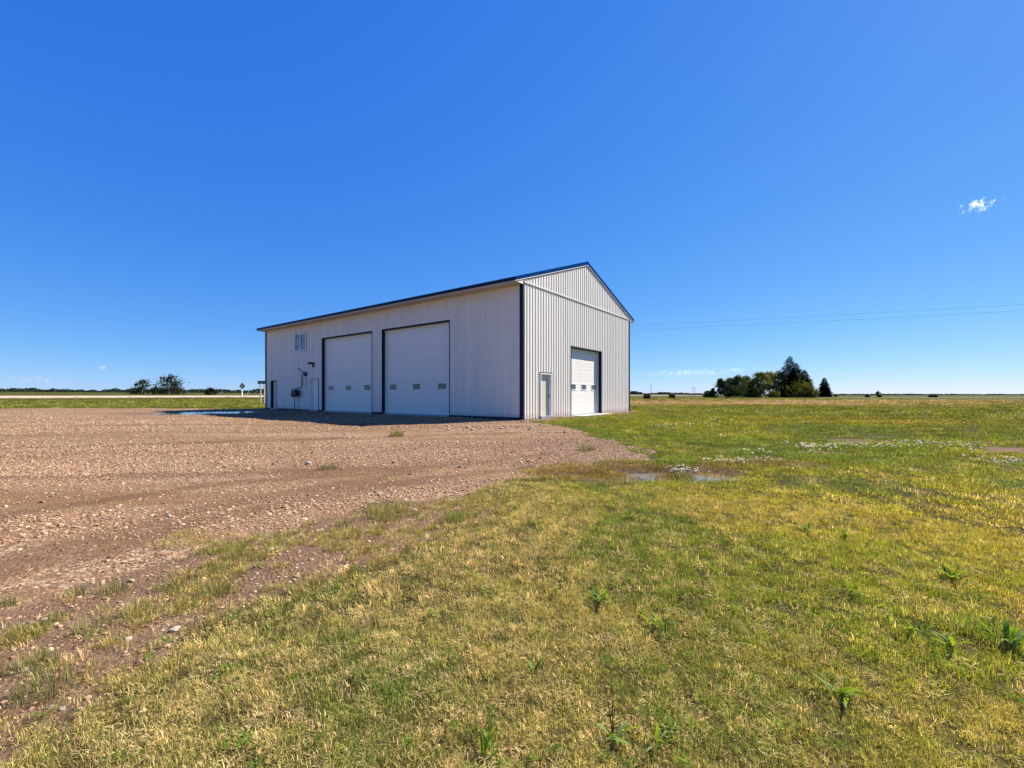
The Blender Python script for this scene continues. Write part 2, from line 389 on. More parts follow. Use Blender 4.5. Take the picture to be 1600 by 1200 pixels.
# ------------------------------------------------------------------ the shop building
L, W, H = 24.384, 12.192, 6.10
RZ = math.atan2(G[1], G[0])
shop = empty('workshop_building', (C0[0], C0[1], 0), RZ)
tag(shop, 'white ribbed steel shop with blue trim and three overhead doors on the gravel yard', 'building')
PITCH, OV = 0.3333, 0.60
EZ = 6.17
def roofz(s): return EZ + (min(s, W - s) + OV) * PITCH      # roof top surface at gable coordinate s
RIB = [(0, 0), (0.070, 0), (0.088, 0.021), (0.122, 0.021), (0.140, 0), (0.2286, 0)]
def ribpts(s0, s1, extra):
    pts = []
    k = math.floor(s0 / 0.2286) - 1
    while k * 0.2286 < s1 + 0.3:
        for (a, o) in RIB[:-1]: pts.append((k * 0.2286 + a, o))
        k += 1
    def off(s):
        a = s - math.floor(s / 0.2286) * 0.2286
        for (p, q) in zip(RIB, RIB[1:]):
            if p[0] <= a <= q[0] + 1e-9: return p[1] + (q[1] - p[1]) * (a - p[0]) / (q[0] - p[0])
        return 0
    ss = sorted(set([round(p[0], 5) for p in pts if s0 < p[0] < s1] + [s0, s1] + [e for e in extra if s0 < e < s1]))
    return [(s, off(s)) for s in ss]
def wall(place, s0, s1, bot, top, openings, flip, sheet=0.9144, brk=()):
    """ribbed sheets; place(s, out, z) -> local point"""
    k = 0; a = s0
    ext = [e for o in openings for e in o[:2]] + list(brk)
    while a < s1 - 0.01:
        b = min(a + sheet, s1); mb = MB(); P = ribpts(a, b, ext)
        for (p, q) in zip(P, P[1:]):
            if q[0] - p[0] < 1e-6: continue
            mid = (p[0] + q[0]) / 2
            cuts = sorted([(o[2], o[3]) for o in openings if o[0] < mid < o[1]])
            iv = []; z = None
            cur = 'b'
            spans = [] ; lo = None
            start = ('bot',)
            for c in cuts:
                if c[0] > bot + 0.02: spans.append((start, c[0]))
                start = c[1]
            spans.append((start, None))
            for (lo, hi) in spans:
                l0 = bot if isinstance(lo, tuple) else lo
                h0 = top(p[0]) if hi is None else hi; h1 = top(q[0]) if hi is None else hi
                if max(h0, h1) - l0 < 0.005: continue
                f = [(0, 1, 2, 3)] if not flip else [(0, 3, 2, 1)]
                mb.add([place(p[0], p[1], l0), place(q[0], q[1], l0), place(q[0], q[1], max(h1, l0)), place(p[0], p[1], max(h0, l0))], f)
        o = mb.build('wall_sheet', M['white_steel'], shop)
        a = b
longp = lambda s, o, z: (-o, s, z)
gabp = lambda s, o, z: (s, -o, z)
O_LONG = [(4.45, 9.94, 0, 4.88), (10.83, 16.32, 0, 4.88), (16.77, 17.73, 0, 2.16), (22.52, 23.50, 0, 2.20), (18.32, 19.90, 4.17, 5.46)]
O_GAB = [(1.38, 2.38, 0, 2.14), (4.26, 7.94, 0, 3.66)]
BASE = 0.10
wall(longp, 0, L, BASE, lambda s: 6.03, O_LONG, False)
wall(gabp, 0, W, 0.02, lambda s: 6.08, O_GAB, False)
wall(lambda s, o, z: (s, -o - 0.006, z), 0, W, 6.12, lambda s: roofz(s) - 0.10, [], False, brk=(W / 2,))
wall(lambda s, o, z: (W + o, s, z), 0, L, BASE, lambda s: 6.03, [], True, sheet=L)
wall(lambda s, o, z: (s, L + o, z), 0, W, BASE, lambda s: roofz(s) - 0.10, [], True, sheet=W, brk=(W / 2,))
def part(name, mat, *boxes, parent=shop, bev=0.0):
    mb = MB()
    for a, b in boxes: mb.box(a, b, bev)
    return mb.build(name, mat, parent)
# base boards (skirt) with gaps at the doors
def skirt(place, lo, hi, ops):
    cur = lo
    for o in sorted(ops) + [(hi, hi, 0, 0)]:
        if o[2] < 0.1 and o[0] - cur > 0.05:
            a = place(cur, 0.012, -0.15); b = place(o[0], -0.03, BASE + 0.02)
            mb = MB(); mb.box(tuple(min(p, q) for p, q in zip(a, b)), tuple(max(p, q) for p, q in zip(a, b))); mb.build('base_board', M['blue_trim'], shop)
        if o[2] < 0.1: cur = o[1]
skirt(longp, 0, L, O_LONG)
# corner trims
for (x, y, sx, sy) in ((0, 0, -1, -1), (W, 0, 1, -1), (0, L, -1, 1), (W, L, 1, 1)):
    ex, ey = x + sx * 0.030, y + sy * 0.032
    mb = MB()
    mb.box((min(ex, x - sx * 0.10), min(y, ey), 0.0), (max(ex, x - sx * 0.10), max(y, ey), 6.02))
    yy0, yy1 = sorted((y - sy * 0.002, y - sy * 0.16)); xx0, xx1 = sorted((x, ex))
    mb.box((xx0, yy0, 0.0), (xx1, yy1, 6.02))
    mb.build('corner_trim', M['blue_trim'], shop)
# eave-height flashing across the gable
part('gable_flashing', M['white_steel'], ((0.11, -0.045, 6.075), (W - 0.11, -0.001, 6.115)))
# roof slopes (ribbed), ridge cap
for side in (0, 1):
    mb = MB(); vs = []; fs = []
    yy = []; 
    k = 0
    P = [(s, o) for (s, o) in ribpts(-0.06, L + 0.06, [])]
    for (s, o) in P:
        for e in (-OV - 0.03, W / 2):
            xx = e if side == 0 else W - e
            vs.append((xx, s, EZ + (min(e, W - e) + OV) * PITCH + o + 0.01))
    for i in range(len(P) - 1): fs.append((2 * i, 2 * i + 1, 2 * i + 3, 2 * i + 2) if side else (2 * i, 2 * i + 2, 2 * i + 3, 2 * i + 1))
    mb.add(vs, fs); mb.build('roof_slope', M['blue_roof'], shop)
mb = MB(); rz = roofz(W / 2)
mb.add([(W / 2 - 0.2, -0.07, rz - 0.02), (W / 2, -0.07, rz + 0.06), (W / 2 + 0.2, -0.07, rz - 0.02), (W / 2 - 0.2, L + 0.07, rz - 0.02), (W / 2, L + 0.07, rz + 0.06), (W / 2 + 0.2, L + 0.07, rz - 0.02)],
       [(0, 1, 4, 3), (1, 2, 5, 4), (0, 3, 5, 2), (0, 2, 1), (3, 4, 5)])
mb.build('ridge_cap', M['blue_roof'], shop)
# eaves: fascia, soffit and the boxed ends
for side in (0, 1):
    fx = lambda x: x if side == 0 else W - x
    def bx(a, b): 
        x0, x1 = sorted((fx(a[0]), fx(b[0]))); return ((x0, a[1], a[2]), (x1, b[1], b[2]))
    part('fascia', M['blue_trim'], bx((-OV - 0.03, -0.05, 6.035), (-OV, L + 0.05, EZ - 0.005)))
    part('fascia_edge', M['soffit'], bx((-OV - 0.012, -0.045, 5.985), (-OV + 0.02, L + 0.045, 6.033)))
    part('soffit', M['soffit'], bx((-OV + 0.021, -0.02, 5.995), (-0.026, L + 0.02, 6.02)))
    for (y0, y1) in ((-0.035, -0.022), (L + 0.022, L + 0.035)):
        mb = MB(); pr = []
        for y in (y0, y1):
            for (s, z) in ((-OV + 0.0, 5.99), (-0.031, 5.99), (-0.031, roofz(-0.03) - 0.10), (-OV + 0.0, roofz(-OV) - 0.06)): pr.append((fx(s), y, z))
        mb.add(pr, [(0, 1, 2, 3), (7, 6, 5, 4), (0, 4, 5, 1), (1, 5, 6, 2), (2, 6, 7, 3), (3, 7, 4, 0)])
        mb.build('eave_return', M['white_steel'], shop)
# rake trims
for (y0, y1) in ((-0.075, -0.036), (L + 0.036, L + 0.075)):
    for side in (0, 1):
        fx = lambda x: x if side == 0 else W - x
        for (nm, m, lo, hi, ins) in (('rake_trim', M['blue_roof'], -0.125, 0.033, 0), ('rake_edge', M['white_steel'], -0.165, -0.127, 0.008)):
            mb = MB(); pr = []
            for y in (y0 + (ins if y0 < 0 else -ins), y1 + (-ins if y0 > 0 else 0)):
                for (s, d) in ((-OV - 0.03, lo), (W / 2 - 0.002, lo), (W / 2 - 0.002, hi), (-OV - 0.03, hi)): pr.append((fx(s), y, EZ + (s + OV) * PITCH + d))
            mb.add(pr, [(0, 1, 2, 3), (7, 6, 5, 4), (0, 4, 5, 1), (1, 5, 6, 2), (2, 6, 7, 3), (3, 7, 4, 0)])
            mb.build(nm, m, shop)
# concrete slab under everything
part('floor_slab', M['concrete'], ((0.05, 0.05, -0.2), (W - 0.05, L - 0.05, 0.085)))

# ---- overhead doors.  local frame of an opening: s across, d into the building, z up
def opening_xform(place):
    def f(s, d, z): return place(s, -d, z)
    return f
def obox(mb, fn, a, b, bev=0.0):
    p, q = fn(*a), fn(*b); mb.box(tuple(map(min, p, q)), tuple(map(max, p, q)), bev)
def trim(fn, s0, s1, zt, mat, t=0.055, depth=0.24, name='jamb'):
    for (a, b) in ((s0, s0 + t), (s1 - t, s1)):
        mb = MB(); obox(mb, fn, (a, -0.026, 0.0), (b, depth, zt - t)); mb.build(name, mat, shop)
    mb = MB(); obox(mb, fn, (s0, -0.027, zt - t), (s1, depth, zt)); mb.build('door_header', mat, shop)
def overhead(place, s0, s1, zt, nsec, win):
    fn = opening_xform(place); t = 0.055
    trim(fn, s0, s1, zt, M['blue_trim'])
    root = empty('overhead_door'); root.parent = shop
    a, b = s0 + t + 0.004, s1 - t - 0.004; z0 = 0.09; hh = (zt - t - z0 - 0.004) / nsec; wd = b - a
    # weather stop and bottom seal
    for (wa, wb) in ((a - 0.003, a + 0.05), (b - 0.05, b + 0.003)):
        mb = MB(); obox(mb, fn, (wa, 0.165, z0), (wb, 0.197, zt - t)); mb.build('weather_stop', M['door_white'], root)
    for k in range(nsec):
        mb = MB(); za = z0 + k * hh; zb = za + hh - 0.002
        # pressed section: raised band between two grooves
        obox(mb, fn, (a, 0.20, za), (b, 0.25, zb), 0.003)
        for (ga, gb) in ((0.07, 0.36), (0.42, 0.62), (0.68, 0.93)):
            obox(mb, fn, (a + 0.004, 0.1975, za + hh * ga), (b - 0.004, 0.2005, za + hh * gb), 0.002)
        mb.build('door_section', M['door_white'], root)
        if k == win[0]:
            for c in win[1]:
                cx = a + wd * c; hw = win[2] / 2; zc = (za + zb) / 2; hv = win[3] / 2
                mb = MB()
                for (p, q) in (((cx - hw - .035, zc - hv - .035), (cx + hw + .035, zc - hv)), ((cx - hw - .035, zc + hv), (cx + hw + .035, zc + hv + .035)),
                               ((cx - hw - .035, zc - hv), (cx - hw, zc + hv)), ((cx + hw, zc - hv), (cx + hw + .035, zc + hv))):
                    obox(mb, fn, (p[0], 0.182, p[1]), (q[0], 0.1995, q[1]))
                mb.build('window_frame', M['vinyl'], root)
                mb = MB(); obox(mb, fn, (cx - hw, 0.190, zc - hv), (cx + hw, 0.196, zc + hv)); mb.build('pane', M['pane'], root)
    mb = MB(); obox(mb, fn, (a, 0.195, z0 - 0.03), (b, 0.245, z0 - 0.002)); mb.build('bottom_seal', M['dark_metal'], root)
overhead(longp, 4.45, 9.94, 4.88, 8, (2, (0.135, 0.5, 0.865), 0.60, 0.30))
overhead(longp, 10.83, 16.32, 4.88, 8, (2, (0.135, 0.5, 0.865), 0.60, 0.30))
overhead(gabp, 4.26, 7.94, 3.66, 6, (2, (0.16, 0.5, 0.84), 0.52, 0.26))
# ---- walk doors
def walk_door(place, s0, s1, zt, mat, tm, depth, knob_at, plain=False):
    fn = opening_xform(place); t = 0.05
    trim(fn, s0, s1, zt, tm, t, depth + 0.06, 'door_jamb')
    a, b = s0 + t + 0.003, s1 - t - 0.003; z0 = 0.13
    mb = MB(); obox(mb, fn, (a, depth, z0), (b, depth + 0.045, zt - t - 0.004), 0.004)
    wd = b - a
    for (p, q, r, s) in () if plain else ((0.14, 0.46, 0.10, 0.42), (0.54, 0.86, 0.10, 0.42), (0.14, 0.46, 0.50, 0.93), (0.54, 0.86, 0.50, 0.93)):
        obox(mb, fn, (a + wd * p, depth - 0.006, z0 + 1.95 * r), (a + wd * q, depth + 0.0005, z0 + 1.95 * s), 0.004)
    root = mb.build('walk_door', mat, shop)
    kx = a + 0.07 if knob_at < 0 else b - 0.07
    mb = MB(); p0, p1, p2 = fn(kx, depth, 1.05), fn(kx, depth - 0.03, 1.05), fn(kx, depth - 0.075, 1.05)
    mb.tube([p0, p1], 0.022, 10); mb.tube([p1, fn(kx, depth - 0.04, 1.05), p2], [0.010, 0.022, 0.016], 10)
    mb.build('door_knob', M['dark_metal'], root)
    mb = MB(); obox(mb, fn, (s0 + 0.01, -0.06, 0.0), (s1 - 0.01, depth + 0.04, 0.125), 0.004); mb.build('door_sill', M['grey_metal'], shop)
walk_door(longp, 16.77, 17.73, 2.16, M['door_white'], M['vinyl'], 0.09, 1)
walk_door(longp, 22.52, 23.50, 2.20, M['cream_door'], M['blue_trim'], 0.14, 1)
walk_door(gabp, 1.38, 2.38, 2.14, M['cream_door'], M['vinyl'], 0.10, 1, True)
part('door_apron', M['concrete'], ((4.15, -0.62, -0.2), (8.05, -0.03, 0.05)), bev=0.01)
# dark hairline trim round the white walk doors
for (pl, s0, s1, zt) in ((longp, 16.77, 17.73, 2.16), (gabp, 1.38, 2.38, 2.14)):
    fn = opening_xform(pl); mb = MB()
    for (a, b) in ((s0 - 0.035, s0 - 0.002), (s1 + 0.002, s1 + 0.035)): obox(mb, fn, (a, -0.028, 0.02), (b, 0.0, zt + 0.002))
    obox(mb, fn, (s0 - 0.035, -0.029, zt + 0.003), (s1 + 0.035, 0.0, zt + 0.04)); mb.build('door_casing', M['blue_trim'], shop)
# ---- upper slider window
fn = opening_xform(longp); mb = MB(); s0, s1, z0, z1 = O_LONG[4]
win = None
t = 0.07
for (a, b) in (((s0, z0), (s1, z0 + t)), ((s0, z1 - t), (s1, z1)), ((s0, z0 + t), (s0 + t, z1 - t)), ((s1 - t, z0 + t), (s1, z1 - t)), (((s0 + s1) / 2 - 0.04, z0 + t), ((s0 + s1) / 2 + 0.04, z1 - t))):
    obox(mb, fn, (a[0], -0.035, a[1]), (b[0], 0.06, b[1]))
win = mb.build('window', M['vinyl'], shop)
for (a, b) in ((s0 + t, (s0 + s1) / 2 - 0.04), ((s0 + s1) / 2 + 0.04, s1 - t)):
    mb = MB(); obox(mb, fn, (a, 0.02, z0 + t), (b, 0.03, z1 - t)); mb.build('pane', M['window_glass'], win)
mb = MB()
for (a, b) in (((s0 - 0.03, z0 - 0.03), (s1 + 0.03, z0 - 0.002)), ((s0 - 0.03, z1 + 0.002), (s1 + 0.03, z1 + 0.03)), ((s0 - 0.03, z0 - 0.002), (s0 - 0.002, z1 + 0.002)), ((s1 + 0.002, z0 - 0.002), (s1 + 0.03, z1 + 0.002))):
    obox(mb, fn, (a[0], -0.028, a[1]), (b[0], 0.0, b[1]))
mb.build('window_casing', M['grey_metal'], win)

# ---- things fixed to the long wall
RM = Matrix.Translation((C0[0], C0[1], 0)) @ Matrix.Rotation(RZ, 4, 'Z')
def on_shop(name, x, y, z):
    o = empty(name); o.matrix_world = RM @ Matrix.Translation((x, y, z)); return o
gmr = on_shop('gas_meter', 0, 19.35, 0)
tag(gmr, 'dark gas meter with pipes on the shop wall left of the white walk door', 'gas meter')
mb = MB(); mb.box((-0.46, -0.36, 1.02), (-0.12, 0.22, 1.46), 0.05); mb.tube([(-0.43, -0.06, 1.24), (-0.46, -0.06, 1.24)], 0.11, 14); mb.build('meter_body', M['dark_metal'], gmr)
mb = MB(); mb.tube([(-0.36, 0.34, 1.10), (-0.30, 0.34, 1.12), (-0.2, 0.34, 1.12)], [0.10, 0.16, 0.16], 14); mb.tube([(-0.28, 0.34, 1.12), (-0.28, 0.34, 1.36)], 0.05, 8); mb.build('regulator', M['dark_metal'], gmr)
mb = MB(); mb.tube([(-0.28, 0.34, 1.34), (-0.28, 0.34, 1.53), (-0.28, 0.12, 1.55), (-0.28, -0.05, 1.55), (-0.28, -0.05, 1.44)], 0.028, 8)
mb.tube([(-0.28, -0.22, 1.44), (-0.28, -0.22, 1.56), (-0.2, -0.36, 1.57), (-0.12, -0.44, 1.60), (-0.1, -0.46, 1.66), (-0.1, -0.52, 1.68), (-0.09, -0.58, 1.70), (-0.09, -0.58, 2.50), (-0.07, -0.60, 2.56), (0.02, -0.72, 2.58)], 0.028, 8)
mb.build('gas_pipe', M['dark_metal'], gmr)
mb = MB(); mb.tube([(-0.28, 0.05, 1.06), (-0.28, 0.05, -0.05)], 0.026, 8); mb.build('riser', M['dark_metal'], gmr)
mb = MB(); mb.box((-0.10, -0.66, 1.95), (0.0, -0.52, 2.02), 0.005); mb.build('pipe_clip', M['grey_metal'], gmr)
ar = on_shop('wall_bracket', 0, 18.3, 0)
tag(ar, 'dark angled bracket arm and thin conduit on the wall above the gas meter', 'bracket')
mb = MB(); mb.tube([(-0.10, 0.02, 2.55), (-0.34, 0.46, 2.95)], 0.035, 8); mb.build('arm', M['dark_metal'], ar)
mb = MB(); mb.box((-0.16, -0.10, 2.42), (0.0, 0.10, 2.68), 0.02); mb.build('junction_box', M['dark_metal'], ar)
mb = MB(); mb.tube([(-0.05, 0, 2.44), (-0.05, 0, 1.60), (0.0, 0, 1.55)], 0.018, 8); mb.build('conduit', M['grey_metal'], ar)
wlx = on_shop('wall_light', 0, 17.36, 3.15)
tag(wlx, 'small dark wall light above the white walk door on the long wall', 'wall light')
mb = MB(); mb.box((-0.07, -0.13, -0.16), (0.0, 0.10, 0.16), 0.01); mb.build('back_plate', M['dark_metal'], wlx)
mb = MB(); mb.box((-0.34, -0.11, 0.04), (-0.06, 0.22, 0.17), 0.02); mb.build('lamp_head', M['dark_metal'], wlx)

# ------------------------------------------------------------------ vegetation materials and builders
def mat_leaf(name, inst, trans=0.35, base=None):
    n = NT(name)
    a = n.n('ShaderNodeAttribute', attribute_name='tint'); c = a.outputs['Color']
    if inst:
        a.attribute_name = 'tint'; 
        a2 = n.n('ShaderNodeAttribute', attribute_name='tone', attribute_type='INSTANCER')
        c = n.mix(1.0, c, a2.outputs['Color'], 'MULTIPLY')
    d = n.n('ShaderNodeBsdfDiffuse'); n.put(d.inputs[0], c)
    tr = n.n('ShaderNodeBsdfTranslucent'); n.put(tr.inputs[0], n.mix(1.0, c, (1.15, 1.1, 0.6), 'MULTIPLY'))
    mx = n.n('ShaderNodeMixShader'); mx.inputs[0].default_value = trans
    n.t.links.new(d.outputs[0], mx.inputs[1]); n.t.links.new(tr.outputs[0], mx.inputs[2])
    return n.done(mx.outputs[0])
M['leaf'] = mat_leaf('leaf', False, 0.3)
M['blade'] = mat_leaf('blade', True, 0.32)
M['blade_own'] = mat_leaf('blade_own', False, 0.4)
n = NT('bark')
M['bark'] = n.done(n.pbr(n.mix(n.noise(n.pos('obj', (3, 3, 0.6)), 3, 4), (0.09, 0.07, 0.055), (0.24, 0.20, 0.16)), 0.9))
n = NT('pale_bark')
M['pale_bark'] = n.done(n.pbr(n.mix(n.noise(n.pos('obj', (3, 3, 0.6)), 3, 4), (0.28, 0.25, 0.21), (0.50, 0.46, 0.40)), 0.9))

def leafquad(mb, c, size, rng, col, up=None):
    d = Vector((rng.gauss(0, 1), rng.gauss(0, 1), rng.gauss(0, 0.7))).normalized()
    e = d.orthogonal().normalized(); e.rotate(Matrix.Rotation(rng.uniform(0, 6.28), 3, d)); f = d.cross(e)
    s = size * rng.uniform(0.6, 1.3)
    mb.add([c - e * s, c + f * s * 0.55, c + e * s, c - f * s * 0.55], [(0, 1, 2, 3)], col)
def broadleaf(name, loc, h, w, seed, base=0.15, col=(0.06, 0.085, 0.02), nclump=30, per=50, leaf=0.30, label='', cat='tree', group=None, bark='bark', bare=0, top_bias=0.0, lean=0.0):
    rng = random.Random(seed); root = empty(name, loc); tag(root, label, cat, group)
    tb = MB(); top = Vector((lean * h, 0, h * 0.86))
    tb.tube([(0, 0, -0.3), (lean * h * 0.2, 0.05, h * 0.3), (lean * h * 0.6, 0, h * 0.6), top], [0.022 * h, 0.017 * h, 0.010 * h, 0.003 * h], 7)
    cm = MB(); centers = []
    for k in range(nclump):
        t = base + (1 - base) * (rng.random() ** (0.8 - top_bias))
        prof = math.sin(math.pi * min(1, max(0.06, (t - base) / (1 - base) * 0.82 + 0.16))) ** 0.6
        a = rng.uniform(0, 6.28); rr = w / 2 * prof * math.sqrt(rng.uniform(0.02, 0.95))
        c = Vector((math.cos(a) * rr + lean * h * t, math.sin(a) * rr, h * (t * 0.95)))
        centers.append(c)
    for c in centers[: max(6, nclump // 3)]:
        s = Vector((lean * h * 0.4, 0, max(0.15, min(0.75, c.z / h - 0.25)) * h)); m_ = s.lerp(c, 0.5) + Vector((0, 0, 0.04 * h))
        tb.tube([s, m_, c], [0.008 * h, 0.005 * h, 0.002 * h], 5)
    for k in range(bare):
        a = rng.uniform(0, 6.28); s = Vector((lean * h * 0.6, 0, h * rng.uniform(0.45, 0.75)))
        e = s + Vector((math.cos(a) * w * rng.uniform(.05, .38), math.sin(a) * w * .2, h * rng.uniform(0.2, 0.42)))
        tb.tube([s, s.lerp(e, 0.5) + Vector((0, 0, .03 * h)), e], [0.007 * h, 0.005 * h, 0.0025 * h], 5)
        for j in range(3):
            q = s.lerp(e, rng.uniform(0.4, 0.9)); tb.tube([q, q + Vector((rng.uniform(-1, 1) * .08 * h, rng.uniform(-1, 1) * .05 * h, .1 * h * rng.random()))], [0.004 * h, 0.0015 * h], 4)
    for c in centers:
        R_ = w * rng.uniform(0.10, 0.20); tone = rng.uniform(0.65, 1.35); warm = rng.uniform(-0.15, 0.25)
        for j in range(per):
            p = Vector((rng.gauss(0, 0.5), rng.gauss(0, 0.5), rng.gauss(0, 0.42))) * R_ + c
            if p.z < 0.05: p.z = 0.05 + rng.random() * 0.2
            v = tone * rng.uniform(0.75, 1.3)
            leafquad(cm, p, leaf, rng, (col[0] * v * (1 + warm), col[1] * v, col[2] * v))
    tb.build('trunk', M[bark], root, True, False); cm.build('crown', M['leaf'], root, False, True)
    return root
def spruce(loc, h, w, seed, label, col=(0.022, 0.042, 0.020), group=None, rough=1.0):
    rng = random.Random(seed); root = empty('spruce_tree', loc); tag(root, label, 'tree', group)
    tb = MB(); tb.tube([(0, 0, -0.3), (0, 0, h * 0.5), (0, 0, h * 0.99)], [0.018 * h, 0.012 * h, 0.002 * h], 7); tb.build('trunk', M['bark'], root, True)
    cm = MB(); z = 0.03 * h; 
    while z < h * 0.99:
        t = z / h; rad = w / 2 * (1 - t) ** 0.68 * rng.uniform(0.80, 1.15) + 0.12
        nb = max(5, int(11 * (1 - t) + 4)); off = rng.uniform(0, 6.28)
        for k in range(nb):
            a = off + 6.283 * k / nb + rng.uniform(-.25, .25); r = rad * (1 - 0.35 * rough * rng.random() ** 2 + 0.12 * rng.random())
            d = Vector((math.cos(a), math.sin(a), 0)); sd = Vector((-d.y, d.x, 0))
            droop = -0.28 * r + (0.12 * r if t > .6 else 0)
            segs = max(2, int(r / 0.38)); v0 = rng.uniform(0.7, 1.35)
            for j in range(segs):
                f = (j + 0.7) / segs; c = Vector((0, 0, z)) + d * r * f + Vector((0, 0, droop * f * f + 0.1 * r * f * (1 - f)))
                wd = 0.26 + 0.26 * r * (1 - f * 0.8)
                for s in (-1, 1):
                    v = v0 * rng.uniform(0.7, 1.3); cc = (col[0] * v, col[1] * v, col[2] * v)
                    b = c + sd * s * wd * rng.uniform(.7, 1.2) + d * wd * 0.5 + Vector((0, 0, -0.22 * wd - rng.random() * .12))
                    cm.add([c - d * 0.22, c + d * (r / segs * 0.7), b, c - d * 0.1 + sd * s * wd * .5 - Vector((0, 0, .18))], [(0, 1, 2, 3)], cc)
                tip = c + Vector((rng.uniform(-.15, .15), rng.uniform(-.15, .15), -0.30 * (0.4 + rng.random())))
                cm.add([c - d * .16, c + d * .22, tip], [(0, 1, 2)], (col[0] * v0 * .9, col[1] * v0 * .9, col[2] * v0 * .9))
        z += h * 0.017 + 0.08
    cm.build('crown', M['leaf'], root, False, True); return root
def at(px, D):
    x = (px - 800) / F * D; return (x, D, tz(x, D) - 0.03)
def hgt(top, D, z): return (HZ - top) / F * D + EYE - z

# ---- shelter belt to the right
specs = [  # px, D, top row, width px, base, colour, label
    (1127, 176, 592, 15, 0.04, (0.028, 0.046, 0.022), 'narrow dark tree with a rounded top at the left end of the shelter belt'),
    (1141, 180, 591, 17, 0.10, (0.075, 0.105, 0.034), 'thin grey green tree second from the left end of the shelter belt'),
    (1153, 178, 587, 19, 0.08, (0.082, 0.112, 0.036), 'loose topped poplar third from the left in the shelter belt'),
    (1166, 182, 589, 19, 0.06, (0.072, 0.102, 0.030), 'dull green poplar in the middle of the low half of the shelter belt'),
    (1177, 179, 591, 18, 0.05, (0.080, 0.105, 0.030), 'short bushy tree just left of the taller olive trees in the shelter belt'),
    (1189, 177, 582, 24, 0.12, (0.125, 0.150, 0.030), 'tall olive green tree leftmost of the three beside the big spruce'),
    (1203, 183, 581, 22, 0.25, (0.105, 0.115, 0.026), 'olive tree with sky showing between its stems in the shelter belt'),
    (1215, 179, 581, 22, 0.22, (0.10, 0.112, 0.028), 'olive leafed tree standing against the left side of the big spruce'),
]
for i, (px, D, top, wpx, base, c, lab) in enumerate(specs):
    p = at(px, D); h = hgt(top, D, p[2]); broadleaf('poplar_tree' if i else 'dark_tree', p, h, wpx / F * D * 1.4, 100 + i, base, c, 46 if base < .2 else 36, 50, 0.31, lab, group='trees of the shelter belt', bark='pale_bark' if i in (1, 6, 7) else 'bark')
D = 180
p = at(1234, D); spruce(p, hgt(556, D, p[2]), 54 / F * D, 7, 'tallest dark spruce rising above the shelter belt', col=(0.015, 0.029, 0.014), rough=1.5, group='trees of the shelter belt')
p = at(1244, D + 4); spruce(p, hgt(566, D + 4, p[2]), 46 / F * D, 8, 'second dark spruce close behind the right of the tallest spruce', col=(0.015, 0.029, 0.014), rough=1.4, group='trees of the shelter belt')
p = at(1257, D + 2); spruce(p, hgt(577, D, p[2]), 40 / F * D, 9, 'shorter dark spruce at the right end of the shelter belt', (0.020, 0.034, 0.015), rough=1.3, group='trees of the shelter belt')
p = at(1288, 205); spruce(p, hgt(589.5, 205, p[2]), 23 / F * 205, 10, 'lone cone shaped spruce standing apart right of the shelter belt', (0.014, 0.030, 0.018), rough=0.6)
shr = [(1249, 172, 596, 46, (0.115, 0.115, 0.022), 'wide olive bush in front of the right end spruces'),
       (1262, 170, 605, 26, (0.100, 0.125, 0.022), 'low bright green bush at the right foot of the spruces'),
       (1207, 171, 612, 22, (0.085, 0.110, 0.022), 'low green bush under the gap between the olive trees'),
       (1114, 176, 607, 8, (0.075, 0.095, 0.025), 'small thin sapling left of the shelter belt'),
       (1107, 178, 612, 14, (0.085, 0.105, 0.026), 'low pale bush at the far left of the shelter belt'),
       (1150, 172, 606, 34, (0.030, 0.045, 0.018), 'dark undergrowth bush below the left half of the shelter belt'),
       (1180, 172, 607, 30, (0.034, 0.050, 0.018), 'dark bush below the middle of the shelter belt')]
for i, (px, D, top, wpx, c, lab) in enumerate(shr):
    p = at(px, D); broadleaf('bush', p, hgt(top, D, p[2]), wpx / F * D, 200 + i, 0.02, c, 34, 56, 0.30, lab, 'bush', 'bushes of the shelter belt')
# ---- trees beyond the road, left
p = at(222, 165); broadleaf('ragged_tree', p, hgt(594, 165, p[2]), 26 / F * 165, 300, 0.35, (0.026, 0.040, 0.022), 16, 44, 0.26, 'ragged roadside tree with bare dead branches sticking out of the top', group='roadside trees', bare=9, lean=-0.05)
p = at(264, 165); broadleaf('windblown_tree', p, hgt(587, 165, p[2]), 38 / F * 165, 301, 0.18, (0.034, 0.048, 0.022), 38, 44, 0.27, 'wide windblown roadside tree with pale stems right of the ragged tree', group='roadside trees', bare=8, bark='pale_bark', lean=0.04)
p = at(243, 168); broadleaf('thin_tree', p, hgt(600, 168, p[2]), 5 / F * 165, 302, 0.3, (0.030, 0.044, 0.02), 8, 26, 0.2, 'thin dead looking stem between the two roadside trees', group='roadside trees', bare=3)
for i, (px, wpx, top, lab) in enumerate([(222, 30, 606, 'dark scrub at the foot of the ragged roadside tree'), (246, 26, 607, 'low green scrub between the two roadside trees'), (270, 34, 606, 'dark scrub at the foot of the windblown roadside tree'), (331, 20, 607.5, 'round dark bush alone beyond the road left of the diamond sign')]):
    p = at(px, 170); broadleaf('scrub_bush', p, hgt(top, 170, p[2]), wpx / F * 170, 310 + i, 0.02, (0.028, 0.042, 0.018), 24, 40, 0.26, lab, 'bush', 'roadside scrub')
p = at(1373, 420); broadleaf('field_tree', p, hgt(611.5, 420, p[2]), 8 / F * 420, 320, 0.3, (0.04, 0.055, 0.03), 14, 30, 0.4, 'small lone tree on the far edge of the hay field above two bales')

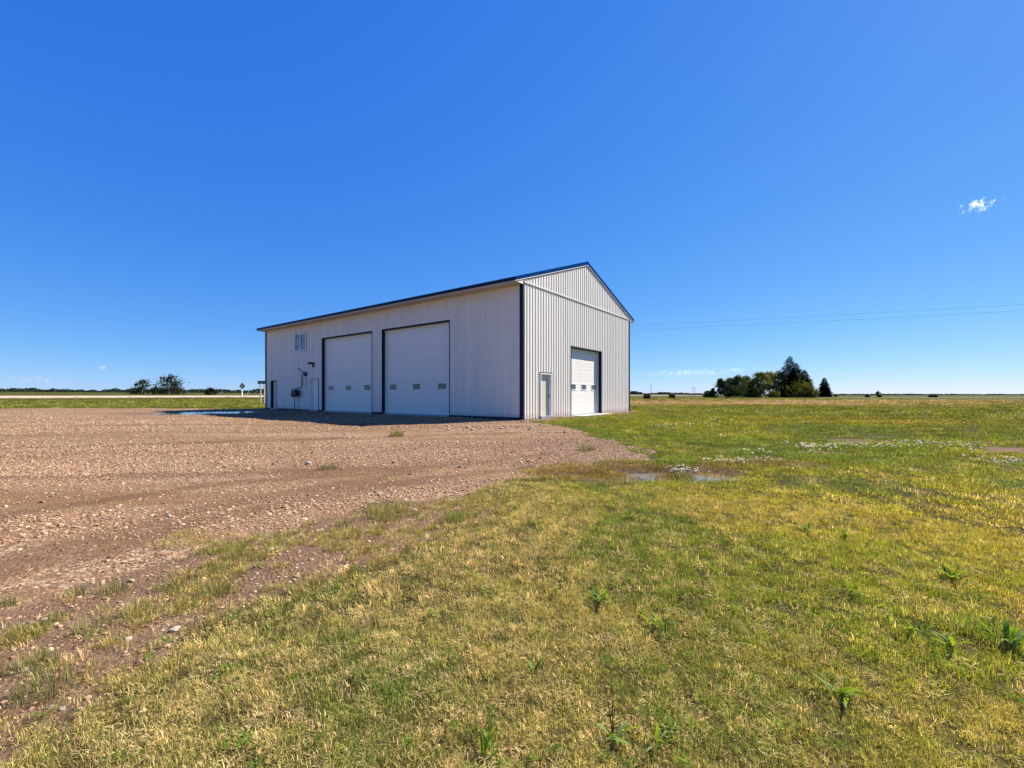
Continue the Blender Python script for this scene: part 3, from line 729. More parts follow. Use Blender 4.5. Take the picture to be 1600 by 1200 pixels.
# ---- far woods as one mass on each side
def treeline(name, runs, seed, label):
    rng = random.Random(seed); mb = MB()
    for (p0, p1, D0, D1, top0, top1, dens, col) in runs:
        nn = int((p1 - p0) * dens)
        for k in range(nn):
            t = rng.random(); px = p0 + (p1 - p0) * t; D = (D0 + (D1 - D0) * t) * rng.uniform(0.97, 1.05)
            x = (px - 800) / F * D; z0 = tz(x, D)
            bump = 0.72 + 0.5 * float(vnoise(px * 0.11, seed * 3.1, 4)) * rng.uniform(0.5, 1.15)
            Ht = max(1.0, (HZ - (top0 + (top1 - top0) * t)) / F * D + EYE - z0) * bump
            c = Vector((x, D, z0 + Ht * rng.random() ** 0.8)); v = rng.uniform(0.6, 1.35)
            leafquad(mb, c, 1.1 * D / 600, rng, (col[0] * v, col[1] * v, col[2] * v))
    tag(mb.build(name, M['leaf'], None, False, True), label, kind='stuff')
dk = (0.030, 0.045, 0.028)
treeline('treeline', [(-60, 150, 560, 600, 606, 609, 26, dk), (150, 160, 600, 600, 609.5, 609.5, 20, dk), (160, 345, 520, 560, 607.5, 608.5, 24, dk), (345, 430, 520, 520, 609, 608.5, 24, dk)], 1, 'dark distant wood along the horizon beyond the road')
treeline('treeline', [(985, 1003, 420, 430, 611.5, 612.5, 60, dk), (1003, 1028, 500, 500, 614.5, 614.5, 30, dk), (1028, 1048, 480, 480, 613, 613.5, 50, dk), (1048, 1112, 520, 520, 614, 615, 26, dk),
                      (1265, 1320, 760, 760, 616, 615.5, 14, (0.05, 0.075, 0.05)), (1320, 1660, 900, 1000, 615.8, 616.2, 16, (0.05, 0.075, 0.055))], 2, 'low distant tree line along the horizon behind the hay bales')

# ------------------------------------------------------------------ hay bales
n = NT('hay')
hv = n.noise(n.pos('obj', (1, 1, 1)), 9, 4)
M['hay'] = n.done(n.pbr(n.mix(hv, (0.05, 0.028, 0.014), (0.11, 0.066, 0.032)), 0.95, 0, n.bump(n.noise(n.pos('obj', (8, 1, 1)), 12, 4), 0.8, 0.05), 0.1))
M['hay_end'] = mat_paint('hay_end', (0.13, 0.075, 0.038), 0.95, 0.25, 6, False, 0.1)
def bale(rad, ln):
    root = empty('round_hay_bale'); rng = random.Random(5); mb = MB(); N = 22; vs = []; fs = []
    rings = [(-1.0, 0.93), (-0.93, 1.0), (-0.5, 1.02), (0, 1.0), (0.5, 1.02), (0.93, 1.0), (1.0, 0.93)]
    for (u, s) in rings:
        for k in range(N):
            a = 6.283 * k / N; rr = rad * s * (1 + rng.uniform(-.012, .012)); z = rad + math.sin(a) * rr
            vs.append((u * ln / 2, math.cos(a) * rr * (1.05 if z < rad else 1), max(0.0, z * 0.97 + .02)))
    for i in range(len(rings) - 1):
        for k in range(N): fs.append((i * N + k, i * N + (k + 1) % N, (i + 1) * N + (k + 1) % N, (i + 1) * N + k))
    mb.add(vs, fs); mb.build('wrap', M['hay'], root, True)
    for sg in (-1, 1):
        mb = MB(); vs = [(sg * ln / 2 * 1.0, 0, rad)]; fs = []; rr = [0.2, 0.45, 0.7, 0.93]
        for j, q_ in enumerate(rr):
            for k in range(N):
                a = 6.283 * k / N; vs.append((sg * (ln / 2 + (0.03 if j % 2 else 0.0) - (0.01 if j == 3 else 0)), math.cos(a) * rad * q_, max(0.02, rad + math.sin(a) * rad * q_)))
        for k in range(N):
            fs.append((0, 1 + k, 1 + (k + 1) % N))
            for j in range(3): fs.append((1 + j * N + k, 1 + (j + 1) * N + k, 1 + (j + 1) * N + (k + 1) % N, 1 + j * N + (k + 1) % N))
        mb.add(vs, fs); mb.build('bale_end', M['hay_end'], root)
    return root
proto = bale(0.78, 1.75)
bl = [(1011, 118, -20, 'nearest round hay bale just right of the shop corner'), (1050, 140, -12, 'round hay bale right of the nearest one in the stubble'),
      (1306, 260, 15, 'tiny far bale just right of the lone spruce'), (1355.5, 190, 30, 'left bale of the pair below the small lone field tree'), (1374, 195, 35, 'right bale of the pair below the small lone field tree'),
      (1461, 200, 25, 'larger dark bale of the two lying together at the far right of the field'), (1454, 215, 60, 'smaller bale touching the left of the dark bale at the far right')]
for i, (px, D, rz, lab) in enumerate(bl):
    o = proto if i == 0 else copy_tree(proto); p = at(px, D); o.location = (p[0], p[1], p[2]); o.rotation_euler = (0, 0, R(rz)); tag(o, lab, 'hay bale', 'round hay bales in the field')

# ------------------------------------------------------------------ signs, poles, wires
D = 56.0; x0 = (402.5 - 800) / F * D; zc = (HZ - 597.5) / F * D + EYE; g0 = tz(x0 + .7, D)
sg = empty('road_sign', (x0, D, 0), R(-8)); tag(sg, 'dark green road name sign on two wooden posts at the left end of the shop', 'sign')
mb = MB(); mb.box((0, -0.02, zc - 0.20), (1.32, 0.0, zc + 0.20), 0.004); pl = mb.build('sign_panel', M['sign_green'], sg)
mb = MB()
for (a, b) in ((0.12, 0.44), (0.52, 0.80), (0.90, 1.18)): mb.box((a, -0.024, zc - 0.05), (b, -0.0205, zc + 0.04))
mb.build('worn_lettering', M['sign_pale'], pl)
for xx in (0.30, 0.84):
    mb = MB(); mb.box((xx, 0.003, g0 - 0.3), (xx + 0.12, 0.123, zc + 0.15), 0.01); mb.build('post', M['wood_post'], sg)
D = 110.0; x0 = (378.6 - 800) / F * D; g0 = tz(x0, D); zc = (HZ - 603.2) / F * D + EYE
dsn = empty('diamond_sign', (x0, D, 0), R(68)); tag(dsn, 'dark diamond road sign on a pale post beside the highway', 'sign')
mb = MB(); r = 0.86; mb.add([(0, -.01, zc - r), (r, -.01, zc), (0, -.01, zc + r), (-r, -.01, zc), (0, .01, zc - r), (r, .01, zc), (0, .01, zc + r), (-r, .01, zc)],
    [(0, 1, 2, 3), (7, 6, 5, 4), (0, 4, 5, 1), (1, 5, 6, 2), (2, 6, 7, 3), (3, 7, 4, 0)]); mb.build('sign_panel', M['sign_back'], dsn)
mb = MB(); mb.box((-0.10, .012, g0 - .3), (0.10, .17, zc - 0.3), 0.01); mb.build('post', M['vinyl'], dsn)
# leaning marker post on the far bank
D = 118; x0 = (385 - 800) / F * D; g0 = tz(x0, D); mb = MB(); mb.tube([(x0, D, g0 - .1), (x0 + .55, D, g0 + 1.25)], 0.09, 8)
tag(mb.build('leaning_post', M['wood_post']), 'pale leaning post right of the diamond road sign', 'post')
# far utility poles
for i, (px, top, D, lab) in enumerate([(1017.3, 601, 330, 'thin far utility pole rising behind the nearest hay bale'), (1082.5, 604, 380, 'thin far utility pole halfway between the bales and the shelter belt'), (1085.7, 604.5, 400, 'fainter far utility pole close to the right of another')]):
    x, y, z = at(px, D); h = hgt(top, D, z); root = empty('utility_pole', (x, y, z)); tag(root, lab, 'utility pole', 'far utility poles')
    mb = MB(); mb.tube([(0, 0, -.5), (0, 0, h)], [0.19, 0.13], 8); mb.build('pole', M['pole_wood'], root)
    mb = MB(); mb.box((-1.0, -.06, h - .75), (1.0, .06, h - .6)); mb.build('crossarm', M['pole_wood'], root)
# near power line: service pole behind the shop and two conductors running off to the right
pA = Vector((-1.0, 51.6, 0)); pB = Vector((75, 20.3, 0))
pole = empty('service_pole', (pA.x, pA.y, 0)); tag(pole, 'wooden service pole behind the shop carrying two wires', 'utility pole')
mb = MB(); mb.tube([(0, 0, -.6), (0, 0, 9.2)], [0.16, 0.11], 10); mb.build('pole', M['pole_wood'], pole)
for (zz, lab) in ((8.62, 'upper of the two thin power wires crossing the sky right of the shop'), (8.12, 'lower of the two thin power wires crossing the sky right of the shop')):
    pts = []
    for k in range(41):
        t = k / 40; p = pA.lerp(pB, t); pts.append((p.x, p.y, zz - 0.35 * 4 * t * (1 - t)))
    mb = MB(); mb.tube(pts, 0.0055, 6); tag(mb.build('power_wire', M['wire']), lab, 'wire', 'power wires')

# ------------------------------------------------------------------ clouds
def cloud(px, py, D, wpx, hpx, dens, seed, label, thr=0.5):
    n = NT('cloud_vapour')
    tc = n.n('ShaderNodeTexCoord').outputs['Object']
    ln = n.n('ShaderNodeVectorMath', operation='LENGTH'); n.put(ln.inputs[0], tc)
    mp = n.n('ShaderNodeMapping'); mp.inputs['Location'].default_value = (seed * 3.7, seed * 1.3, seed); mp.inputs['Scale'].default_value = (wpx / hpx * 0.8, 1.0, 1.0); n.put(mp.inputs[0], tc)
    nz = n.noise(mp.outputs[0], 1.7, 4, 0.55)
    f = n.math('SUBTRACT', n.math('MULTIPLY', n.math('SUBTRACT', nz, 0.5), 1.9), n.math('ADD', thr - 0.5, n.math('MULTIPLY', n.math('POWER', ln.outputs['Value'], 1.6), 0.5)))
    f = n.math('MULTIPLY', n.math('MAXIMUM', f, 0.0), dens)
    pv = n.n('ShaderNodeVolumePrincipled'); pv.inputs['Color'].default_value = (0.99, 0.99, 1, 1); n.put(pv.inputs['Density'], f); pv.inputs['Anisotropy'].default_value = 0.45
    n.t.links.new(pv.outputs[0], n.out.inputs['Volume'])
    import bmesh
    bm = bmesh.new(); bmesh.ops.create_icosphere(bm, subdivisions=3, radius=1.0); me = bpy.data.meshes.new('cloud'); bm.to_mesh(me); bm.free(); me.materials.append(n.m)
    o = bpy.data.objects.new('cloud', me); COL.objects.link(o)
    s = D / F; o.location = ((px - 800) * s, D, (HZ - py) * s + EYE); az = math.atan2(o.location.x, D); o.rotation_euler = (0, 0, -az)
    rr = D / math.cos(az) / F * math.cos(az) 
    o.scale = (wpx / 2 * s * math.cos(az), hpx / 2 * s * 1.6, hpx / 2 * s)
    tag(o, label, 'cloud', 'small clouds'); return o
cloud(1530, 321, 2600, 98, 28, 0.045, 1, 'small bright white cloud alone high in the sky on the right', 0.42)
cloud(159, 574, 5200, 30, 12, 0.06, 2, 'tiny white puff of cloud above the left tree line', 0.34)
cloud(1150, 578, 5200, 46, 11, 0.02, 3, 'small pale cloud just above the shelter belt', 0.34)
cloud(1070, 583, 5600, 190, 16, 0.006, 4, 'long faint band of cloud low over the field right of the shop', 0.24)
cloud(60, 594, 5600, 180, 18, 0.012, 5, 'faint low band of cloud over the far left tree line', 0.26)
cloud(395, 560, 5200, 90, 8, 0.012, 6, 'thin streak of cloud touching the left end of the shop', 0.28)

# ------------------------------------------------------------------ scatter helper (only for uncountable stuff)
def scatter(name, pts, rot, scl, idx, tone, protos, label):
    N = len(pts); me = bpy.data.meshes.new(name); me.vertices.add(N); me.vertices.foreach_set('co', np.asarray(pts, float).ravel())
    def A(nm, typ, key, data):
        a = me.attributes.new(nm, typ, 'POINT'); a.data.foreach_set(key, data)
    A('rot', 'FLOAT_VECTOR', 'vector', np.asarray(rot, float).ravel()); A('scl', 'FLOAT', 'value', np.asarray(scl, float).ravel())
    A('idx', 'INT', 'value', np.asarray(idx, np.int32)); A('tone', 'FLOAT_COLOR', 'color', np.c_[tone, np.ones(N)].ravel())
    me.update(); o = bpy.data.objects.new(name, me); COL.objects.link(o); tag(o, label, kind='stuff')
    pc = bpy.data.collections.new(name + '_kinds')
    for k, (mb, mat) in enumerate(protos):
        pm = bpy.data.meshes.new(f'{name}_kind'); pm.from_pydata(mb.v, [], mb.f); pm.materials.append(mat)
        at_ = pm.color_attributes.new('tint', 'FLOAT_COLOR', 'POINT'); at_.data.foreach_set('color', np.c_[np.array(mb.c, float), np.ones(len(mb.c))].ravel())
        po = bpy.data.objects.new(f'{name}_kind_{k:02d}', pm); pc.objects.link(po)
    ng = bpy.data.node_groups.new(name, 'GeometryNodeTree')
    ng.interface.new_socket('Geometry', in_out='INPUT', socket_type='NodeSocketGeometry'); ng.interface.new_socket('Geometry', in_out='OUTPUT', socket_type='NodeSocketGeometry')
    nd = ng.nodes; lk = ng.links
    gi = nd.new('NodeGroupInput'); go = nd.new('NodeGroupOutput'); ip = nd.new('GeometryNodeInstanceOnPoints'); ci = nd.new('GeometryNodeCollectionInfo')
    ci.inputs[0].default_value = pc; ci.inputs[1].default_value = True; ci.inputs[2].default_value = True
    def na(nm, t): q_ = nd.new('GeometryNodeInputNamedAttribute'); q_.data_type = t; q_.inputs[0].default_value = nm; return [s for s in q_.outputs if s.enabled][0]
    er = nd.new('FunctionNodeEulerToRotation'); lk.new(na('rot', 'FLOAT_VECTOR'), er.inputs[0])
    lk.new(gi.outputs[0], ip.inputs['Points']); lk.new(ci.outputs[0], ip.inputs['Instance']); ip.inputs['Pick Instance'].default_value = True
    lk.new(na('idx', 'INT'), ip.inputs['Instance Index']); lk.new(er.outputs[0], ip.inputs['Rotation']); lk.new(na('scl', 'FLOAT'), ip.inputs['Scale'])
    lk.new(ip.outputs[0], go.inputs[0])
    md = o.modifiers.new('scatter', 'NODES'); md.node_group = ng
    return o
def blade(mb, p, az, h, wd, bend, rng, shade):
    d = Vector((math.cos(az), math.sin(az), 0)); s = Vector((-d.y, d.x, 0)) * wd / 2
    m = p + d * bend * h * 0.35 + Vector((0, 0, h * 0.55 * (1 - 0.25 * bend))); t = p + d * bend * h + Vector((0, 0, h * max(0.08, 1 - 0.55 * bend)))
    mb.add([p - s, p + s, m + s * 0.75, m - s * 0.75, t], [(0, 1, 2, 3), (3, 2, 4)], shade)
def tuft(seed, nb, rad, h0, h1, wd, b0, b1, dry=0.2):
    rng = random.Random(seed); mb = MB()
    for k in range(nb):
        a = rng.uniform(0, 6.28); r = rad * math.sqrt(rng.random()); p = Vector((math.cos(a) * r, math.sin(a) * r, -0.005))
        v = rng.uniform(0.4, 1.6); c = (v, v, v)
        if rng.random() < dry: c = (v * 1.6, v * 1.3, v * 1.7)
        blade(mb, p, a + rng.gauss(0, 1.0), rng.uniform(h0, h1), wd * rng.uniform(0.7, 1.3), rng.uniform(b0, b1), rng, c)
    return mb
def litter(seed, nb, rad):
    rng = random.Random(seed); mb = MB()
    for k in range(nb):
        a = rng.uniform(0, 6.28); p = Vector((rng.uniform(-rad, rad), rng.uniform(-rad, rad), rng.uniform(0.004, 0.03))); l = rng.uniform(0.015, 0.05); v = rng.uniform(0.55, 1.45)
        d = Vector((math.cos(a), math.sin(a), rng.uniform(-.15, .35))) * l; s = Vector((-math.sin(a), math.cos(a), 0)) * rng.uniform(0.001, 0.0022)
        mb.add([p - s, p + s, p + d + s * .6, p + d - s * .6], [(0, 1, 2, 3)], (v, v, v))
    return mb
def weedlet(seed, nl, rad):
    rng = random.Random(seed); mb = MB()
    for k in range(nl):
        a = rng.uniform(0, 6.28); r = rad * rng.random(); c = Vector((math.cos(a) * r, math.sin(a) * r, rng.uniform(0.02, 0.06))); d = Vector((math.cos(a), math.sin(a), rng.uniform(-.2, .6))).normalized()
        s = Vector((-d.y, d.x, 0)) * rng.uniform(0.004, 0.008); l = rng.uniform(0.010, 0.022); v = rng.uniform(0.7, 1.35)
        mb.add([c - d * l * .6, c + s, c + d * l, c - s], [(0, 1, 2, 3)], (v * .8, v * 1.1, v * .8))
    return mb
GP = [(tuft(1, 26, 0.055, 0.025, 0.060, 0.0026, 0.1, 0.9), M['blade']), (tuft(2, 28, 0.06, 0.02, 0.055, 0.0026, 0.15, 1.1), M['blade']), (tuft(3, 24, 0.05, 0.03, 0.075, 0.0028, 0.1, 0.7), M['blade']), (tuft(4, 26, 0.065, 0.015, 0.045, 0.0026, 0.2, 1.0), M['blade']),
      (litter(5, 22, 0.07), M['blade']), (litter(6, 26, 0.08), M['blade']), (weedlet(7, 16, 0.05), M['blade']), (weedlet(8, 22, 0.07), M['blade']),
      (tuft(9, 62, 0.16, 0.030, 0.075, 0.0048, 0.2, 1.2, 0.25), M['blade']), (tuft(10, 62, 0.17, 0.03, 0.070, 0.0048, 0.3, 1.4, 0.25), M['blade']), (tuft(11, 62, 0.15, 0.04, 0.095, 0.0048, 0.15, 1.0, 0.15), M['blade']),
      (tuft(12, 60, 0.40, 0.05, 0.12, 0.018, 0.2, 1.2, 0.25), M['blade']), (tuft(13, 60, 0.42, 0.06, 0.13, 0.018, 0.2, 1.2, 0.25), M['blade']),
      (tuft(14, 44, 0.05, 0.04, 0.10, 0.0028, 0.15, 1.0, 0.35), M['blade']), (tuft(15, 3, 0.03, 0.10, 0.17, 0.0022, 0.05, 0.4, 0.0), M['blade'])]
rs = np.random.RandomState(11)
def wedge(n_, r0, r1, a=62):
    r = np.sqrt(rs.uniform(r0 * r0, r1 * r1, n_)); th = np.radians(rs.uniform(-a, a, n_)); return r * np.sin(th), r * np.cos(th)
GREEN = np.array([0.140, 0.185, 0.030]); LIME = np.array([0.27, 0.29, 0.030]); OLIVE = np.array([0.36, 0.325, 0.026]); STRAW = np.array([0.56, 0.43, 0.19]); RUST = np.array([0.19, 0.120, 0.034]); GREY = np.array([0.29, 0.265, 0.075])
def grass_tone(x, y, m):
    a = fbm(x * 0.75, y * 0.75, 101, 4); b = fbm(x * 0.28 + 7, y * 0.28, 103, 3); c = rs.rand(len(x))
    right = sstep(-1, 4, x)                      # warmer, yellower lawn to the right; greyer to the left
    basec = mixa(GREY[None], OLIVE[None] * 0.9, (right * 0.75)[:, None])
    g = sstep(0.44, 0.60, a)[:, None]
    t = mixa(basec, mixa(GREEN[None], LIME[None], (right * sstep(0.35, 0.65, b))[:, None]), g)
    far = sstep(5, 9.5, y)[:, None]; t = mixa(t, mixa(GREEN[None] * 1.05, LIME[None] * 0.85, sstep(0.45, 0.65, b)[:, None]), far * 0.8)
    dry = (c < mixa(0.24, 0.05, sstep(4, 10, y)) + mixa(0.18, 0.05, sstep(5, 10, y)) * (sstep(0.55, 0.7, 1 - a)))[:, None]
    t = np.where(dry, mixa(STRAW[None], np.array([[0.46, 0.36, 0.11]]), (right * 0.75)[:, None]) * (0.5 + 0.65 * rs.rand(len(x), 1)), t)
    t = mixa(t, RUST[None] * (0.6 + 0.9 * rs.rand(len(x), 1)), (m['mud'] * 0.8)[:, None])
    t = mixa(t, np.array([[0.38, 0.26, 0.14]]), (m['tan'] * 0.9)[:, None])
    t = mixa(t, np.array([[0.17, 0.175, 0.035]]) * (0.6 + 0.8 * fbm(x * 0.12, y * 0.3, 108, 3)[:, None]), (0.75 * sstep(13, 34, m['r']) * (1 - m['tan']))[:, None])
    return t * mixa(1.32, 1.12, sstep(9, 20, m['r']))[:, None] * (0.45 + 1.1 * rs.rand(len(x), 1))
GX = []; 
def zone(r0, r1, dens, kinds, prob, s0, s1, cover=1.0):
    area = math.radians(124) / 2 * (r1 * r1 - r0 * r0); x, y = wedge(int(area * dens), r0, r1); m = masks(x, y)
    inb = ((x - C0[0]) * G[0] + (y - C0[1]) * G[1] > -0.05) & ((x - C0[0]) * G[0] + (y - C0[1]) * G[1] < W + .05) & ((x - C0[0]) * V[0] + (y - C0[1]) * V[1] > -0.05) & ((x - C0[0]) * V[0] + (y - C0[1]) * V[1] < L + .05)
    clump = fbm(x * 1.6, y * 1.6, 61, 3)
    keep = (1 - sstep(-0.25, 0.15, m['sdw'])) * (1 - 0.93 * m['dirt'])
    keep = np.maximum(keep, 0.55 * m['dirt'] * sstep(0.56, 0.66, clump) * (m['sdw'] < 0.9))      # tufts on the bare margin
    keep = np.maximum(keep, 0.25 * (m['sdw'] < 1.2) * sstep(0.64, 0.7, clump) * (y < 9))
    keep = np.where(m['sd'] > 3.5, 0, keep)
    keep = np.where((rv(x, y) > -15) & (rv(x, y) < 10), 0, keep)
    keep = keep * (0.65 + 0.35 * sstep(0.3, 0.5, fbm(x * 3.0, y * 3.0, 62, 2)))
    keep = keep * (0.40 + 0.60 * sstep(0.30, 0.48, vnoise(x * 9, y * 9, 64)))
    keep = np.maximum(keep, 0.75 * (m['mud'] > 0.4) * sstep(0.35, 0.5, clump))
    zz = terrain(x, y)
    for (c, r, lv) in PUD:
        qq = np.hypot((x - c[0]) / r[0], (y - c[1]) / r[1]); keep = np.where((qq < 1.3) & (zz < lv), keep * 0.12, keep)
    k = (rs.rand(len(x)) < keep) & ~inb
    x, y, zz = x[k], y[k], zz[k]; m = {q_: v_[k] for q_, v_ in m.items()}
    n_ = len(x); kd = rs.choice(kinds, n_, p=prob)
    kd = np.where((m['dirt'] > 0.3) & (r0 < 6) & (rs.rand(n_) < 0.18), 13, kd)
    t = grass_tone(x, y, m); t = np.where(np.isin(kd, (4, 5))[:, None], STRAW[None] * (0.55 + 0.6 * rs.rand(n_, 1)), t)
    t = np.where((kd == 13)[:, None], np.array([[0.27, 0.24, 0.06]]) * (0.6 + 0.7 * rs.rand(n_, 1)), t)
    kd = np.where((kd < 4) & (rs.rand(n_) < 0.012), 14, kd); t = np.where((kd == 14)[:, None], np.array([[0.36, 0.25, 0.11]]) * (0.5 + 0.8 * rs.rand(n_, 1)), t)
    t = np.where((kd == 6)[:, None], GREEN[None] * (0.55 + 0.4 * rs.rand(n_, 1)), t)
    rot = np.c_[rs.normal(0, .12, n_), rs.normal(0, .12, n_), rs.uniform(0, 6.28, n_)]
    GX.append((np.c_[x, y, zz], rot, rs.uniform(s0, s1, n_), kd, t))
zone(0.9, 3.2, 2250, [0, 1, 2, 3, 4, 5, 6], [.26, .26, .22, .215, .02, .015, .01], 0.5, 0.95)
zone(3.2, 7.0, 1250, [0, 1, 2, 3, 4, 5, 6], [.26, .26, .21, .23, .015, .013, .012], 0.6, 1.15)
zone(7.0, 15.0, 95, [8, 9, 10], [.38, .38, .24], 0.7, 1.3)
zone(15.0, 30.0, 34, [8, 9, 10], [.36, .36, .28], 0.9, 1.6)
zone(30.0, 75.0, 4.0, [11, 12], [.5, .5], 0.8, 1.5)
zone(75.0, 150.0, 0.8, [11, 12], [.5, .5], 1.4, 2.4)
GX = [np.concatenate([g[i] for g in GX]) for i in range(5)]
scatter('grass', *GX, GP, 'rough mown lawn grass, part green and part dry, around the gravel yard')

# gravel stones
import bmesh
def pebble(seed):
    rng = random.Random(seed); bm = bmesh.new(); bmesh.ops.create_icosphere(bm, subdivisions=1, radius=1.0)
    sc = (rng.uniform(.8, 1.25), rng.uniform(.6, .95), rng.uniform(.4, .65))
    for v in bm.verts: v.co = Vector((v.co.x * sc[0], v.co.y * sc[1], v.co.z * sc[2])) * rng.uniform(0.82, 1.15)
    mb = MB(); bm.verts.index_update(); mb.add([v.co[:] for v in bm.verts], [[v.index for v in f.verts] for f in bm.faces]); bm.free(); return mb
n = NT('stone')
a2 = n.n('ShaderNodeAttribute', attribute_name='tone', attribute_type='INSTANCER')
M['stone'] = n.done(n.pbr(n.mix(1.0, a2.outputs['Color'], n.ramp(n.noise(n.pos('obj'), 2.5, 4), [(0.3, 0.75), (0.7, 1.15)]), 'MULTIPLY'), 0.85, 0, None, 0.25))
PAL = np.array([0.72, 0.60, 0.42]) * np.array([[.50, .36, .28], [.42, .27, .20], [.34, .21, .16], [.60, .48, .38], [.72, .63, .53], [.48, .30, .25], [.30, .26, .24], [.55, .42, .33], [.78, .74, .68]])
SX = []
def stones(r0, r1, dens, s0, s1):
    area = math.radians(124) / 2 * (r1 * r1 - r0 * r0); x, y = wedge(int(area * dens), r0, r1); m = masks(x, y)
    band = fbm(x * 0.10 + y * 0.012, y * 0.9 - x * 0.1, 71, 4)
    keep = sstep(-0.15, 0.35, m['sdw']) * (0.16 + 0.84 * sstep(0.42, 0.58, band)) * (1 - 0.75 * m['dirt']) * (1 - m['mud'] * .8) * (1 - 0.8 * track(x, y))
    keep = np.maximum(keep, 0.30 * m['dirt'] * (x < 0.5))
    inb = ((x - C0[0]) * G[0] + (y - C0[1]) * G[1] > -0.03) & ((x - C0[0]) * V[0] + (y - C0[1]) * V[1] > -0.03) & ((x - C0[0]) * G[0] + (y - C0[1]) * G[1] < W)
    k = (rs.rand(len(x)) < keep) & ~inb; x, y = x[k], y[k]; n_ = len(x)
    s = (s0 + (s1 - s0) * rs.rand(n_) ** 3.0) * np.where(rs.rand(n_) < 0.015, 1.9, 1.0)
    SX.append((np.c_[x, y, terrain(x, y) + s * 0.12], np.c_[rs.normal(0, .25, n_), rs.normal(0, .25, n_), rs.uniform(0, 6.28, n_)], s, rs.randint(0, 6, n_), PAL[rs.choice(len(PAL), n_, p=[.22, .19, .14, .13, .06, .11, .06, .075, .015])] * (0.8 + 0.4 * rs.rand(n_, 1))))
stones(1.2, 6.0, 1700, 0.005, 0.020)
stones(6.0, 13.0, 900, 0.008, 0.027)
stones(13.0, 26.0, 260, 0.012, 0.036)
stones(26.0, 46.0, 18, 0.02, 0.055)
# loose stones heaped along the foot of the walls
def wallstones(place, lo, hi, n_, spread):
    t = rs.uniform(lo, hi, n_); o = np.abs(rs.normal(0, spread, n_)) + 0.03
    ok = np.array([vnoise(a * 0.9, 0.0, 5) > 0.35 for a in t]); t, o = t[ok], o[ok]
    P_ = C0[None] + (G[None] * t[:, None] - V[None] * o[:, None] if place == 'g' else V[None] * t[:, None] - G[None] * o[:, None]); n_ = len(t)
    s = rs.uniform(.018, .06, n_)
    SX.append((np.c_[P_, terrain(P_[:, 0], P_[:, 1]) + s * 0.3], np.c_[rs.normal(0, .3, n_), rs.normal(0, .3, n_), rs.uniform(0, 6.28, n_)], s, rs.randint(0, 6, n_), PAL[rs.choice(len(PAL), n_)] * (0.8 + 0.4 * rs.rand(n_, 1))))
wallstones('g', 0.0, 12.6, 900, 0.35); wallstones('l', 0.0, 4.6, 200, 0.18); wallstones('l', 16.4, 24.4, 300, 0.18)
SX = [np.concatenate([g[i] for g in SX]) for i in range(5)]
scatter('gravel', *SX, [(pebble(k), M['stone']) for k in range(6)], 'pinkish crushed gravel strewn over the yard in front of the shop')

# small flowers, far too many to count
n = NT('petal'); a2 = n.n('ShaderNodeAttribute', attribute_name='tone', attribute_type='INSTANCER')
M['petal'] = n.done(n.pbr(a2.outputs['Color'], 0.8, 0, None, 0.1))
def flower(seed, nh, rad, h, size):
    rng = random.Random(seed); mb = MB()
    for k in range(nh):
        a = rng.uniform(0, 6.28); r = rad * math.sqrt(rng.random()); c = Vector((math.cos(a) * r, math.sin(a) * r, h * rng.uniform(.6, 1.2)))
        N = 7; vs = [c + Vector((0, 0, size * .5))] + [c + Vector((math.cos(6.283 * j / N) * size, math.sin(6.283 * j / N) * size, size * rng.uniform(-.2, .2))) for j in range(N)] + [c - Vector((0, 0, size * .5))]
        mb.add(vs, [(0, 1 + j, 1 + (j + 1) % N) for j in range(N)] + [(N + 1, 1 + (j + 1) % N, 1 + j) for j in range(N)])
        s = Vector((0.0015, 0, 0)); mb.add([c - s, c + s, Vector((c.x * .7, c.y * .7, 0))], [(0, 1, 2)])
    return mb
FP = [(flower(1, 1, 0, .10, .014), M['petal']), (flower(2, 3, .12, .11, .018), M['petal']), (flower(3, 5, .2, .10, .017), M['petal'])]
def spots(lst, n_):
    P_ = []
    for (px, py, sx, sy, w_) in lst:
        c = pw(px, py); 
        for _ in range(int(n_ * w_)): P_.append((c[0] + rs.normal(0, sx), c[1] + rs.normal(0, sy)))
    return np.array(P_)
WF = spots([(1310, 702, .55, .20, 1.0), (1278, 706, .4, .2, .3), (1440, 697, .5, .2, .45), (1408, 700, .4, .3, .3), (1500, 703, .6, .3, .35), (1590, 727, .5, .15, .6), (1550, 715, .6, .3, .15), (1065, 742, .14, .06, .7), (1155, 725, .35, .12, .7), (1110, 722, .08, .1, .12),
            (1180, 710, .25, .1, .2), (1350, 690, 3, 2.0, .3), (1370, 715, 1.5, .5, .15), (1130, 665, 1.5, .6, .25), (1060, 668, .6, .4, .3), (1250, 675, 4, 2, .25), (1300, 760, 1.5, .8, .12), (1480, 648, 3, 1, .1)], 46)
k = sd_gravel(WF[:, 0], WF[:, 1]) < -0.2; k2 = rs.rand(k.sum()) < 0.85; WF = WF[k][k2]; nn = len(WF)
scatter('white_flowers', np.c_[WF, terrain(WF[:, 0], WF[:, 1])], np.c_[rs.normal(0, .1, nn), rs.normal(0, .1, nn), rs.uniform(0, 6, nn)], rs.uniform(.7, 1.3, nn) * np.clip(WF[:, 1] / 9, .8, 1.6), rs.choice(3, nn, p=[.55, .3, .15]), np.tile([[.74, .70, .50]], (nn, 1)) * rs.uniform(.8, 1.05, (nn, 1)), FP, 'white flower heads scattered in drifts across the lawn')
